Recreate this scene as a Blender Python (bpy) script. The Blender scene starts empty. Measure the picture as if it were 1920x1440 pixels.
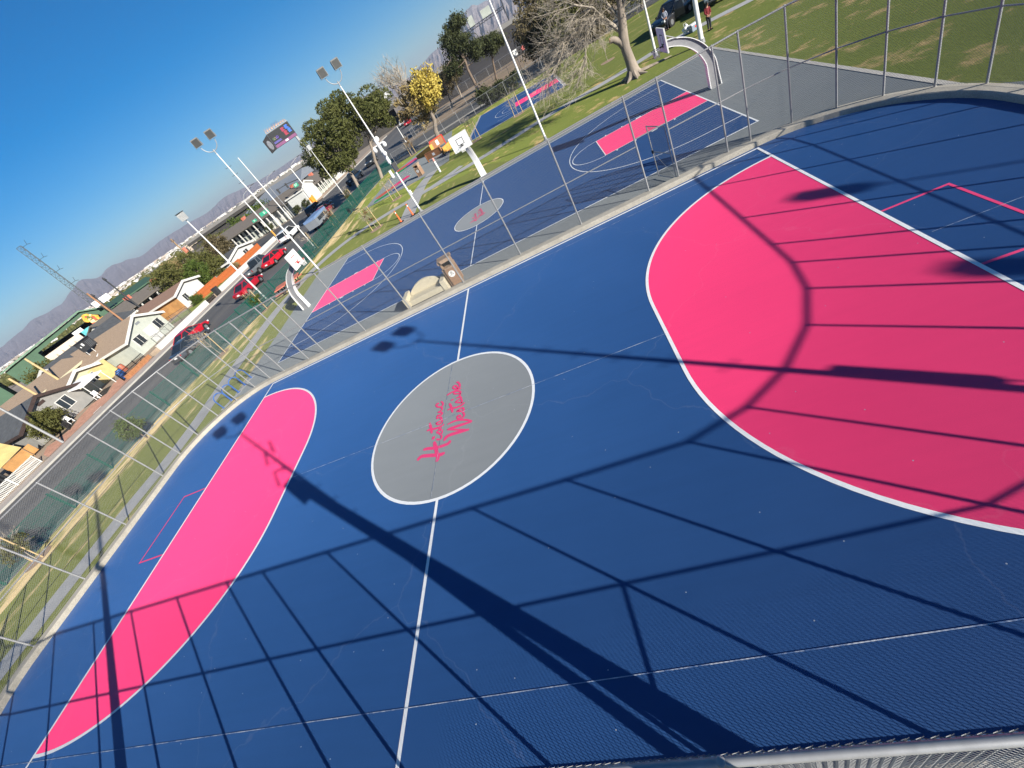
import bpy, bmesh, math, random
from mathutils import Vector, Matrix
from math import sin, cos, pi, radians as R
random.seed(7)
SC = bpy.context.scene
COL = SC.collection

# ------------------------------------------------------------------ tagging
def tag(o, label=None, cat=None, group=None, kind=None):
    if label: o['label'] = label
    if cat: o['category'] = cat
    if group: o['group'] = group
    if kind: o['kind'] = kind
    return o

def thing(name, label, cat, loc=(0, 0, 0), rz=0.0, group=None):
    o = bpy.data.objects.new(name, None)
    COL.objects.link(o)
    o.location = loc
    o.rotation_euler = (0, 0, rz)
    o.empty_display_size = .2
    return tag(o, label, cat, group)

def kids(o):
    return [c for c in bpy.data.objects if c.parent == o]

def copy_tree(o, parent=None):
    c = o.copy()
    COL.objects.link(c)
    if parent: c.parent = parent
    for ch in kids(o):
        copy_tree(ch, c)
    return c

def dup(root, label, loc, rz=0.0, scale=1.0):
    c = copy_tree(root)
    c.location = loc
    c.rotation_euler = (0, 0, rz)
    c.scale = (scale,) * 3
    c['label'] = label
    return c

# ------------------------------------------------------------------ mesh builder
class MB:
    def __init__(s):
        s.v = []; s.f = []; s.m = []; s.cur = 0
    def add(s, vs, fs):
        b = len(s.v)
        s.v.extend([tuple(v) for v in vs])
        s.f.extend([tuple(i + b for i in f) for f in fs])
        s.m.extend([s.cur] * len(fs))
        return s
    def hexa(s, p):   # 8 points: bottom 4 ccw, top 4 ccw
        return s.add(p, [(3, 2, 1, 0), (4, 5, 6, 7), (0, 1, 5, 4), (1, 2, 6, 5), (2, 3, 7, 6), (3, 0, 4, 7)])
    def box(s, c, d, rz=0.0, taper=1.0):
        x, y, z = d[0] / 2, d[1] / 2, d[2] / 2
        t = taper
        pts = [(-x, -y, -z), (x, -y, -z), (x, y, -z), (-x, y, -z), (-x * t, -y * t, z), (x * t, -y * t, z), (x * t, y * t, z), (-x * t, y * t, z)]
        cs, sn = cos(rz), sin(rz)
        return s.hexa([(c[0] + px * cs - py * sn, c[1] + px * sn + py * cs, c[2] + pz) for px, py, pz in pts])
    def bb(s, x0, x1, y0, y1, z0, z1):
        return s.box(((x0 + x1) / 2, (y0 + y1) / 2, (z0 + z1) / 2), (abs(x1 - x0), abs(y1 - y0), abs(z1 - z0)))
    def tube(s, pts, r, n=8, cap=True, up=None):
        pts = [Vector(p) for p in pts]
        k = len(pts)
        rs = r if isinstance(r, (list, tuple)) else [r] * k
        vs = []
        prev = None
        for i, p in enumerate(pts):
            if i == 0: t = pts[1] - pts[0]
            elif i == k - 1: t = pts[-1] - pts[-2]
            else: t = (pts[i + 1] - pts[i]).normalized() + (pts[i] - pts[i - 1]).normalized()
            if t.length < 1e-9: t = Vector((0, 0, 1))
            t.normalize()
            if prev is None:
                a = Vector((0, 0, 1)) if abs(t.z) < .9 else Vector((1, 0, 0))
            else: a = prev
            u = a - t * a.dot(t)
            if u.length < 1e-6: u = t.orthogonal()
            u.normalize(); w = t.cross(u); prev = u
            for j in range(n):
                an = 2 * pi * j / n
                vs.append(p + (u * cos(an) + w * sin(an)) * rs[i])
        fs = []
        for i in range(k - 1):
            for j in range(n):
                a, b = i * n + j, i * n + (j + 1) % n
                fs.append((a, b, b + n, a + n))
        if cap:
            fs.append(tuple(range(n - 1, -1, -1)))
            fs.append(tuple((k - 1) * n + j for j in range(n)))
        return s.add(vs, fs)
    def wire(s, a, b, r):    # cheap three-sided wire
        a, b = Vector(a), Vector(b)
        t = (b - a)
        if t.length < 1e-4: return s
        t.normalize()
        u = t.orthogonal().normalized(); w = t.cross(u)
        vs = []
        for p in (a, b):
            for j in range(3):
                an = 2 * pi * j / 3
                vs.append(p + (u * cos(an) + w * sin(an)) * r)
        return s.add(vs, [(0, 1, 4, 3), (1, 2, 5, 4), (2, 0, 3, 5)])
    def prism(s, poly, z0, z1):
        n = len(poly)
        vs = [(x, y, z0) for x, y in poly] + [(x, y, z1) for x, y in poly]
        fs = [tuple(range(n - 1, -1, -1)), tuple(range(n, 2 * n))]
        for i in range(n):
            j = (i + 1) % n
            fs.append((i, j, n + j, n + i))
        return s.add(vs, fs)
    def sheet(s, poly, z):
        return s.add([(x, y, z) for x, y in poly], [tuple(range(len(poly)))])
    def profile(s, prof, axis, a0, a1):   # extrude a closed 2-d profile along x or y; prof = (other, z)
        n = len(prof)
        if axis == 'x': vs = [(a0, p, q) for p, q in prof] + [(a1, p, q) for p, q in prof]
        else: vs = [(p, a0, q) for p, q in prof] + [(p, a1, q) for p, q in prof]
        fs = [tuple(range(n - 1, -1, -1)), tuple(range(n, 2 * n))]
        for i in range(n):
            j = (i + 1) % n
            fs.append((i, j, n + j, n + i))
        return s.add(vs, fs)
    def ribbon(s, pts, w, z, closed=False):
        k = len(pts)
        ws = w if isinstance(w, (list, tuple)) else [w] * k
        L, Rr = [], []
        for i in range(k):
            p = Vector(pts[i])
            a = Vector(pts[i - 1]) if (i > 0 or closed) else None
            b = Vector(pts[(i + 1) % k]) if (i < k - 1 or closed) else None
            d1 = (p - a).normalized() if a is not None else None
            d2 = (b - p).normalized() if b is not None else None
            if d1 is None: d1 = d2
            if d2 is None: d2 = d1
            n1 = Vector((-d1.y, d1.x)); n2 = Vector((-d2.y, d2.x))
            m = n1 + n2
            if m.length < .3: m = n1
            m.normalize()
            h = ws[i] / 2 / max(.5, m.dot(n1))
            L.append(p + m * h); Rr.append(p - m * h)
        vs = [(q.x, q.y, z) for q in L] + [(q.x, q.y, z) for q in Rr]
        fs = []
        for i in range(k if closed else k - 1):
            j = (i + 1) % k
            fs.append((i, k + i, k + j, j))
        return s.add(vs, fs)
    def disc(s, c, r, z, n=64):
        return s.sheet([(c[0] + r * cos(2 * pi * i / n), c[1] + r * sin(2 * pi * i / n)) for i in range(n)], z)
    def ball(s, c, r, n=10, m=6):
        rx, ry, rz = r if isinstance(r, (tuple, list)) else (r, r, r)
        vs = [(c[0], c[1], c[2] + rz)]
        for i in range(1, m):
            th = pi * i / m
            for j in range(n):
                ph = 2 * pi * j / n
                vs.append((c[0] + rx * sin(th) * cos(ph), c[1] + ry * sin(th) * sin(ph), c[2] + rz * cos(th)))
        vs.append((c[0], c[1], c[2] - rz))
        fs = [(0, 1 + j, 1 + (j + 1) % n) for j in range(n)]
        for i in range(m - 2):
            for j in range(n):
                a, b = 1 + i * n + j, 1 + i * n + (j + 1) % n
                fs.append((a, a + n, b + n, b))
        e = len(vs) - 1; o = 1 + (m - 2) * n
        fs += [(e, o + (j + 1) % n, o + j) for j in range(n)]
        return s.add(vs, fs)
    def build(s, name, mats, parent=None, smooth=False, loc=None, fix=True):
        me = bpy.data.meshes.new(name)
        me.from_pydata(s.v, [], s.f)
        if not isinstance(mats, (list, tuple)): mats = [mats]
        for m in mats: me.materials.append(m)
        if len(mats) > 1: me.polygons.foreach_set('material_index', s.m)
        if fix and len(s.f) < 30000:
            bm = bmesh.new(); bm.from_mesh(me)
            bmesh.ops.recalc_face_normals(bm, faces=bm.faces)
            bm.to_mesh(me); bm.free()
        if smooth:
            me.polygons.foreach_set('use_smooth', [True] * len(me.polygons))
            try: me.set_sharp_from_angle(angle=R(40))
            except Exception: pass
        me.update()
        o = bpy.data.objects.new(name, me)
        COL.objects.link(o)
        if loc: o.location = loc
        if parent: o.parent = parent
        return o

def up(o):   # make a flat painted sheet face upward
    me = o.data
    for p in me.polygons:
        if p.normal.z < 0: p.flip()
    me.update()
    return o

# ------------------------------------------------------------------ materials
def nt(name):
    m = bpy.data.materials.new(name); m.use_nodes = True
    t = m.node_tree; b = t.nodes['Principled BSDF']
    return m, t, b

def N(t, kind, **kw):
    n = t.nodes.new(kind)
    for k, v in kw.items():
        if k in n.inputs: n.inputs[k].default_value = v
        else: setattr(n, k, v)
    return n

def coords(t, scale=(1, 1, 1), rot=0.0, obj=True):
    c = N(t, 'ShaderNodeTexCoord')
    mp = N(t, 'ShaderNodeMapping')
    mp.inputs['Scale'].default_value = scale
    mp.inputs['Rotation'].default_value = (0, 0, rot)
    t.links.new(c.outputs['Object'], mp.inputs['Vector'])
    return mp.outputs['Vector']

def noise(t, vec, scale, detail=4, rough=.55):
    n = N(t, 'ShaderNodeTexNoise')
    n.inputs['Scale'].default_value = scale; n.inputs['Detail'].default_value = detail; n.inputs['Roughness'].default_value = rough
    t.links.new(vec, n.inputs['Vector'])
    return n.outputs['Fac']

def ramp(t, fac, stops):
    r = N(t, 'ShaderNodeValToRGB')
    e = r.color_ramp.elements
    while len(e) < len(stops): e.new(.5)
    for i, (p, c) in enumerate(stops):
        e[i].position = p
        e[i].color = (*c, 1) if len(c) == 3 else c
    t.links.new(fac, r.inputs['Fac'])
    return r.outputs['Color']

def mix(t, fac, a, b, mode='MIX'):
    m = N(t, 'ShaderNodeMix', data_type='RGBA', blend_type=mode)
    if isinstance(fac, float): m.inputs[0].default_value = fac
    else: t.links.new(fac, m.inputs[0])
    for s, v in ((6, a), (7, b)):
        if isinstance(v, tuple): m.inputs[s].default_value = (*v, 1) if len(v) == 3 else v
        else: t.links.new(v, m.inputs[s])
    return m.outputs[2]

def bump(t, b, h, strength=.3, dist=.02):
    n = N(t, 'ShaderNodeBump')
    n.inputs['Strength'].default_value = strength; n.inputs['Distance'].default_value = dist
    t.links.new(h, n.inputs['Height']); t.links.new(n.outputs['Normal'], b.inputs['Normal'])

def mul(c, k): return tuple(min(1, x * k) for x in c)

def mat(name, col, rough=.7, var=.12, scale=4.0, bmp=0.0, metal=0.0, spec=.4, stretch=(1, 1, 1), dirt=None, fine=0):
    m, t, b = nt(name)
    v = coords(t, stretch)
    f = noise(t, v, scale, 5)
    c = ramp(t, f, [(.3, mul(col, 1 - var)), (.7, mul(col, 1 + var))])
    if dirt:
        f2 = noise(t, v, scale * .35, 6, .65)
        c = mix(t, ramp(t, f2, [(.52, (0, 0, 0)), (.75, (.7, .7, .7))]), c, dirt)
    if fine:
        f3 = noise(t, v, fine, 2)
        c = mix(t, .35, c, ramp(t, f3, [(.3, mul(col, .55)), (.7, mul(col, 1.45))]))
    t.links.new(c, b.inputs['Base Color'])
    b.inputs['Roughness'].default_value = rough; b.inputs['Metallic'].default_value = metal
    b.inputs['Specular IOR Level'].default_value = spec
    if bmp: bump(t, b, noise(t, v, scale * 6, 3), bmp)
    return m

def glass(name, col=(.02, .025, .03)):
    m, t, b = nt(name)
    b.inputs['Base Color'].default_value = (*col, 1); b.inputs['Roughness'].default_value = .08; b.inputs['Specular IOR Level'].default_value = .7
    return m

def paint(name, col):
    m, t, b = nt(name)
    v = coords(t)
    c = ramp(t, noise(t, v, 3, 4), [(.3, mul(col, .85)), (.7, mul(col, 1.1))])
    t.links.new(c, b.inputs['Base Color'])
    b.inputs['Roughness'].default_value = .32; b.inputs['Coat Weight'].default_value = .6; b.inputs['Coat Roughness'].default_value = .08
    return m

def emit(name, col, k):
    m, t, b = nt(name)
    b.inputs['Base Color'].default_value = (*mul(col, .5), 1)
    b.inputs['Emission Color'].default_value = (*col, 1); b.inputs['Emission Strength'].default_value = k
    return m

def court_mat(name, col, rough=.5, specks=True, smear=.10, spec=.4):
    m, t, b = nt(name)
    v = coords(t)
    f = noise(t, v, .35, 6, .6)
    c = ramp(t, f, [(.3, mul(col, 1 - smear)), (.7, mul(col, 1 + smear))])
    # roller smears along the length
    v2 = coords(t, (.25, 3.0, 1), R(20))
    f2 = noise(t, v2, 1.6, 5, .6)
    c = mix(t, .5, c, ramp(t, f2, [(.3, mul(col, 1 - smear * .8)), (.7, mul(col, 1 + smear * .8))]))
    # fine sand texture of the acrylic coat
    f4 = noise(t, v, 90, 2)
    c = mix(t, .25, c, ramp(t, f4, [(.3, mul(col, .7)), (.7, mul(col, 1.3))]))
    if specks:
        vo = N(t, 'ShaderNodeTexVoronoi', voronoi_dimensions='2D'); vo.inputs['Scale'].default_value = 1.25
        t.links.new(v, vo.inputs['Vector'])
        wn = N(t, 'ShaderNodeMath', operation='LESS_THAN'); wn.inputs[1].default_value = .0125
        t.links.new(vo.outputs['Distance'], wn.inputs[0])
        sp = N(t, 'ShaderNodeSeparateColor'); t.links.new(vo.outputs['Color'], sp.inputs[0])
        gt = N(t, 'ShaderNodeMath', operation='GREATER_THAN'); gt.inputs[1].default_value = .84
        t.links.new(sp.outputs[0], gt.inputs[0])
        mm = N(t, 'ShaderNodeMath', operation='MULTIPLY'); t.links.new(wn.outputs[0], mm.inputs[0]); t.links.new(gt.outputs[0], mm.inputs[1])
        c = mix(t, mm.outputs[0], c, (.42, .45, .5))
        # hairline cracks in the slab
        wv = N(t, 'ShaderNodeTexNoise'); wv.inputs['Scale'].default_value = .9; wv.inputs['Detail'].default_value = 6; t.links.new(v, wv.inputs['Vector'])
        dm = N(t, 'ShaderNodeVectorMath', operation='MULTIPLY_ADD'); dm.inputs[1].default_value = (1.3, 1.3, 0); t.links.new(wv.outputs['Color'], dm.inputs[0]); t.links.new(v, dm.inputs[2])
        ve = N(t, 'ShaderNodeTexVoronoi', voronoi_dimensions='2D', feature='DISTANCE_TO_EDGE'); ve.inputs['Scale'].default_value = .14; t.links.new(dm.outputs[0], ve.inputs['Vector'])
        ck = ramp(t, ve.outputs['Distance'], [(.0008, (.035, .035, .035)), (.003, (0, 0, 0))])
        c = mix(t, ck, c, (.7, .7, .72))
        # faint scuffs
        v3 = coords(t, (1, 6, 1), R(35))
        f3 = noise(t, v3, 5, 8, .75)
        c = mix(t, ramp(t, f3, [(.68, (0, 0, 0)), (.8, (.16, .16, .16))]), c, (.6, .62, .65))
    t.links.new(c, b.inputs['Base Color'])
    b.inputs['Diffuse Roughness'].default_value = .65
    rr = N(t, 'ShaderNodeMapRange'); rr.inputs[3].default_value = rough - .08; rr.inputs[4].default_value = rough + .1
    t.links.new(f, rr.inputs[0]); t.links.new(rr.outputs[0], b.inputs['Roughness'])
    b.inputs['Specular IOR Level'].default_value = spec if specks else .2
    bump(t, b, f4, .12, .004)
    return m

def grass_mat(name, green, green2, dry, dry_at=.55, streak=(1, 1, 1), rot=0.0):
    m, t, b = nt(name)
    v = coords(t)
    vs = coords(t, streak, rot)
    a = noise(t, v, .6, 6, .6)
    c = ramp(t, a, [(.3, green), (.7, green2)])
    f = noise(t, v, 7, 5, .7)
    c = mix(t, .45, c, ramp(t, f, [(.25, mul(green, .45)), (.5, green2), (.8, mul(green2, 1.5))]))
    fb = noise(t, v, 38, 3, .7)
    c = mix(t, .40, c, ramp(t, fb, [(.3, mul(green, .35)), (.75, mul(green2, 1.6))]))
    d = noise(t, vs, .5, 7, .68)
    c = mix(t, ramp(t, d, [(dry_at, (0, 0, 0)), (dry_at + .10, (.85, .85, .85))]), c, ramp(t, f, [(.2, mul(dry, .65)), (.8, mul(dry, 1.2))]))
    t.links.new(c, b.inputs['Base Color']); b.inputs['Roughness'].default_value = .9; b.inputs['Specular IOR Level'].default_value = .15; b.inputs['Diffuse Roughness'].default_value = 1.0
    bump(t, b, f, .6, .05)
    return m

def leaf_mat(name, a, b_, scale=1.2, rough=.6):
    m, t, b = nt(name)
    v = coords(t)
    f = noise(t, v, scale, 3, .6)
    g = noise(t, v, 9, 2)
    c = mix(t, .5, ramp(t, f, [(.35, a), (.65, b_)]), ramp(t, g, [(.3, mul(a, .8)), (.7, mul(b_, 1.2))]))
    t.links.new(c, b.inputs['Base Color']); b.inputs['Roughness'].default_value = rough; b.inputs['Specular IOR Level'].default_value = .2
    b.inputs['Subsurface Weight'].default_value = 0
    tr = N(t, 'ShaderNodeBsdfTranslucent'); t.links.new(c, tr.inputs['Color'])
    ms = N(t, 'ShaderNodeMixShader'); ms.inputs[0].default_value = .25
    out = t.nodes['Material Output']
    t.links.new(b.outputs[0], ms.inputs[1]); t.links.new(tr.outputs[0], ms.inputs[2]); t.links.new(ms.outputs[0], out.inputs['Surface'])
    return m

BLUE = (.021, .074, .215); PINK = (.82, .046, .170); GREY = (.180, .196, .208)
M = {}
M['blue'] = court_mat('blue_court_paint', BLUE, .46)
M['pink'] = court_mat('pink_court_paint', PINK, .5, smear=.06)
M['grey_court'] = court_mat('grey_court_paint', GREY, .55, smear=.08)
M['blue_b'] = court_mat('blue_basketball_paint', (.019, .056, .155), .72, specks=False, smear=.1)
M['pad'] = court_mat('grey_pad_paint', (.16, .175, .18), .6, specks=False, smear=.1)
M['line'] = mat('white_line_paint', (.82, .83, .82), .5, .05, 8)
M['worn'] = None
M['conc'] = mat('pale_concrete', (.40, .37, .31), .85, .16, 2.5, .25, dirt=(.22, .19, .15), fine=30)
M['walk'] = mat('path_concrete', (.42, .415, .40), .85, .1, 1.3, .2, dirt=(.2, .19, .18), fine=25)
M['kerbc'] = mat('kerb_concrete', (.42, .40, .36), .85, .12, 2, .2, fine=30)
M['galv'] = mat('galvanised_steel', (.34, .345, .35), .5, .12, 9, 0, .35)
M['wire'] = mat('galvanised_wire', (.22, .225, .225), .6, .08, 3, 0, .1)
M['whitepole'] = mat('white_painted_steel', (.72, .72, .70), .45, .05, 3)
M['green_metal'] = mat('green_powder_coat', (.006, .085, .062), .5, .15, 5)
M['black'] = mat('black_metal', (.012, .012, .014), .5, .2, 5)
M['dark'] = mat('dark_grey', (.035, .037, .04), .6, .2, 4)
M['rubber'] = mat('tyre_rubber', (.014, .014, .015), .85, .2, 8)
M['chrome'] = mat('wheel_alloy', (.55, .56, .57), .3, .1, 5, 0, .8)
M['glass'] = glass('car_glass')
M['winglass'] = glass('window_glass', (.03, .04, .05))
M['wood'] = mat('weathered_wood', (.30, .20, .11), .8, .25, 3, .2, stretch=(6, 6, 1))
M['stake'] = mat('lodgepole_stake', (.52, .38, .19), .75, .15, 5)
M['bark'] = mat('brown_bark', (.16, .12, .09), .9, .35, 4, .6, stretch=(1, 1, .3))
M['palebark'] = mat('pale_bark', (.27, .225, .18), .9, .3, 3, .6, stretch=(1, 1, .25))
M['twig'] = mat('dry_twigs', (.33, .285, .225), .85, .3, 2)
M['bluesteel'] = mat('blue_powder_coat', (.02, .12, .42), .45, .1, 5)
M['dirt'] = mat('tan_dirt', (.36, .25, .17), .95, .2, .8, .3, dirt=(.24, .18, .12), fine=20)
M['white_wall'] = mat('white_masonry', (.62, .61, .57), .8, .06, 2, .1, dirt=(.6, .56, .5))
M['stuccow'] = mat('white_stucco', (.56, .565, .54), .9, .06, 2, .2)
M['stuccog'] = mat('pale_green_stucco', (.43, .455, .40), .9, .08, 1.5, .2)
M['stuccogrey'] = mat('grey_stucco', (.27, .265, .25), .9, .1, 1.5, .2)
M['cream'] = mat('cream_stucco', (.52, .48, .33), .9, .08, 1.5, .2)
M['yellow'] = mat('yellow_wall', (.56, .43, .19), .9, .1, 1.5, .2)
M['shingle'] = mat('tan_shingles', (.32, .235, .165), .95, .22, 3, .4, stretch=(1, 5, 1), fine=14)
M['shinglebrown'] = mat('brown_shingles', (.26, .16, .115), .95, .2, 3, .4, stretch=(1, 5, 1), fine=14)
M['shinglegrey'] = mat('grey_brown_shingles', (.155, .135, .115), .95, .2, 2, .4, stretch=(1, 4, 1), fine=10)
M['darkroof'] = mat('dark_grey_roof', (.085, .09, .095), .9, .2, 2, .3)
M['metalroof'] = mat('grey_metal_roof', (.25, .27, .29), .5, .1, 1, 0, .2, stretch=(8, 1, 1))
M['trimw'] = mat('white_trim', (.64, .63, .59), .7, .05, 3)
M['trimd'] = mat('dark_brown_trim', (.05, .032, .028), .8, .2, 3)
M['orangewood'] = mat('orange_stained_boards', (.44, .120, .032), .8, .22, 2, .2, stretch=(1, 9, 1), fine=9)
M['garagewood'] = mat('ochre_plywood', (.46, .24, .085), .8, .2, 1.2, .2)
M['greenwall'] = mat('green_corrugated_wall', (.050, .105, .062), .7, .12, .7)
M['brick'] = mat('salmon_pavers', (.47, .25, .175), .9, .22, 1.6, .3, fine=7)
M['pavegrey'] = mat('grey_pavers', (.25, .22, .20), .9, .2, 2, .3, fine=6)
M['salmon'] = mat('salmon_paint', (.55, .17, .11), .7, .1, 3)
M['brownbin'] = mat('brown_aggregate', (.30, .185, .115), .85, .15, 25, .3)
M['brownbin_lid'] = mat('tan_lid', (.36, .25, .17), .7, .1, 10)
M['benchc'] = mat('cream_concrete', (.60, .54, .40), .85, .1, 12, .2)
M['white'] = mat('plain_white', (.8, .8, .78), .6, .04, 5)
M['red'] = mat('red_paint', (.62, .03, .02), .5, .1, 5)
M['orange'] = mat('orange_plastic', (.80, .14, .03), .55, .1, 5)
M['orangeboard'] = mat('orange_boards', (.66, .32, .06), .7, .15, 3, stretch=(1, 8, 1))
M['brownboard'] = mat('brown_boards', (.36, .16, .07), .7, .15, 3)
M['skin'] = mat('skin', (.42, .22, .15), .6, .05, 6)
M['signgreen'] = mat('sign_green', (.0, .25, .14), .5, .05, 3)
M['lampglass'] = mat('lamp_lens', (.05, .052, .05), .35, .2, 6)
M['lampbody'] = mat('lamp_body_grey', (.20, .20, .19), .6, .12, 6)
M['lamppale'] = mat('lamp_pale_grey', (.42, .43, .42), .4, .12, 6)
M['wallgrey'] = mat('freeway_concrete', (.062, .058, .054), .9, .2, .15, .1, stretch=(1, 1, .4))
M['pinkb'] = mat('pink_game_paint', (.75, .045, .17), .7, .05, 3)
M['redb'] = mat('coral_game_paint', (.56, .11, .055), .7, .05, 3)
M['greenb'] = mat('green_game_paint', (.01, .26, .08), .7, .05, 3)
M['navyb'] = mat('navy_game_paint', (.03, .045, .16), .7, .05, 3)
M['letter'] = mat('pink_lettering_paint', (.80, .06, .19), .6, .04, 6)

def worn_mat():
    m, t, b = nt('worn_joint_line')
    v = coords(t)
    f = noise(t, v, 3, 5, .7)
    c = ramp(t, f, [(.40, (.07, .14, .30)), (.62, (.55, .58, .62))])
    t.links.new(c, b.inputs['Base Color']); b.inputs['Roughness'].default_value = .7
    return m
M['worn'] = worn_mat()

def road_mat():
    m, t, b = nt('asphalt')
    v = coords(t)
    sx = N(t, 'ShaderNodeSeparateXYZ'); t.links.new(v, sx.inputs[0])
    mr = N(t, 'ShaderNodeMapRange'); mr.inputs[1].default_value = -8; mr.inputs[2].default_value = 8
    t.links.new(sx.outputs[0], mr.inputs[0])
    w = noise(t, coords(t, (1, .06, 1)), .9, 4)
    ad = N(t, 'ShaderNodeMath', operation='MULTIPLY_ADD'); ad.inputs[1].default_value = .08; t.links.new(w, ad.inputs[0]); t.links.new(mr.outputs[0], ad.inputs[2])
    c = ramp(t, ad.outputs[0], [(.06, (.115, .11, .105)), (.14, (.075, .073, .072)), (.2, (.052, .052, .053)), (.29, (.085, .084, .082)), (.38, (.05, .05, .051)), (.46, (.09, .087, .082)), (.52, (.125, .115, .10)), (.58, (.085, .083, .08)), (.72, (.07, .069, .068)), (.9, (.10, .098, .095))])
    f = noise(t, v, .5, 6, .65)
    c = mix(t, .30, c, ramp(t, f, [(.3, (.06, .06, .06)), (.7, (.15, .146, .142))]))
    c = mix(t, 1.0, c, (1.35, 1.33, 1.3, 1), 'MULTIPLY')
    g = noise(t, v, 26, 3)
    c = mix(t, .3, c, ramp(t, g, [(.3, (.035, .035, .035)), (.7, (.13, .13, .13))]))
    t.links.new(c, b.inputs['Base Color']); b.inputs['Roughness'].default_value = .85
    bump(t, b, g, .3, .01)
    return m
M['road'] = road_mat()
M['road2'] = mat('old_asphalt', (.085, .084, .082), .85, .2, .4, .2, stretch=(1, 1, 1), fine=15)
M['lawn'] = grass_mat('lawn_grass', (.085, .118, .022), (.150, .175, .040), (.44, .31, .15), .545)
M['lawn_dry'] = grass_mat('dry_lawn_grass', (.070, .092, .022), (.125, .138, .040), (.42, .32, .18), .55, (1.5, .34, 1))
M['verge'] = grass_mat('worn_verge_grass', (.085, .098, .028), (.140, .145, .050), (.46, .35, .20), .44, (1.6, .3, 1))
M['lawn_far'] = grass_mat('park_grass', (.072, .098, .022), (.130, .150, .038), (.38, .28, .14), .56, (.5, 1.6, 1), R(20))
M['pine'] = leaf_mat('pine_needles', (.048, .064, .020), (.150, .155, .046), .8)
M['darkpine'] = leaf_mat('dark_pine_needles', (.036, .050, .024), (.095, .105, .040), .9)
M['olive'] = leaf_mat('olive_leaves', (.065, .075, .022), (.16, .155, .045), .9)
M['yellowleaf'] = leaf_mat('yellow_leaves', (.48, .37, .07), (.66, .54, .14), .8)
M['tanleaf'] = leaf_mat('dry_tan_leaves', (.25, .19, .085), (.38, .30, .14), .8)
M['brownleaf'] = leaf_mat('brown_grey_leaves', (.09, .072, .038), (.20, .165, .085), .8)
M['shrubgreen'] = leaf_mat('shrub_leaves', (.05, .09, .018), (.13, .17, .035), 1.6)
M['redshrub'] = leaf_mat('russet_leaves', (.16, .09, .045), (.28, .19, .09), 1.6)
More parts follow.
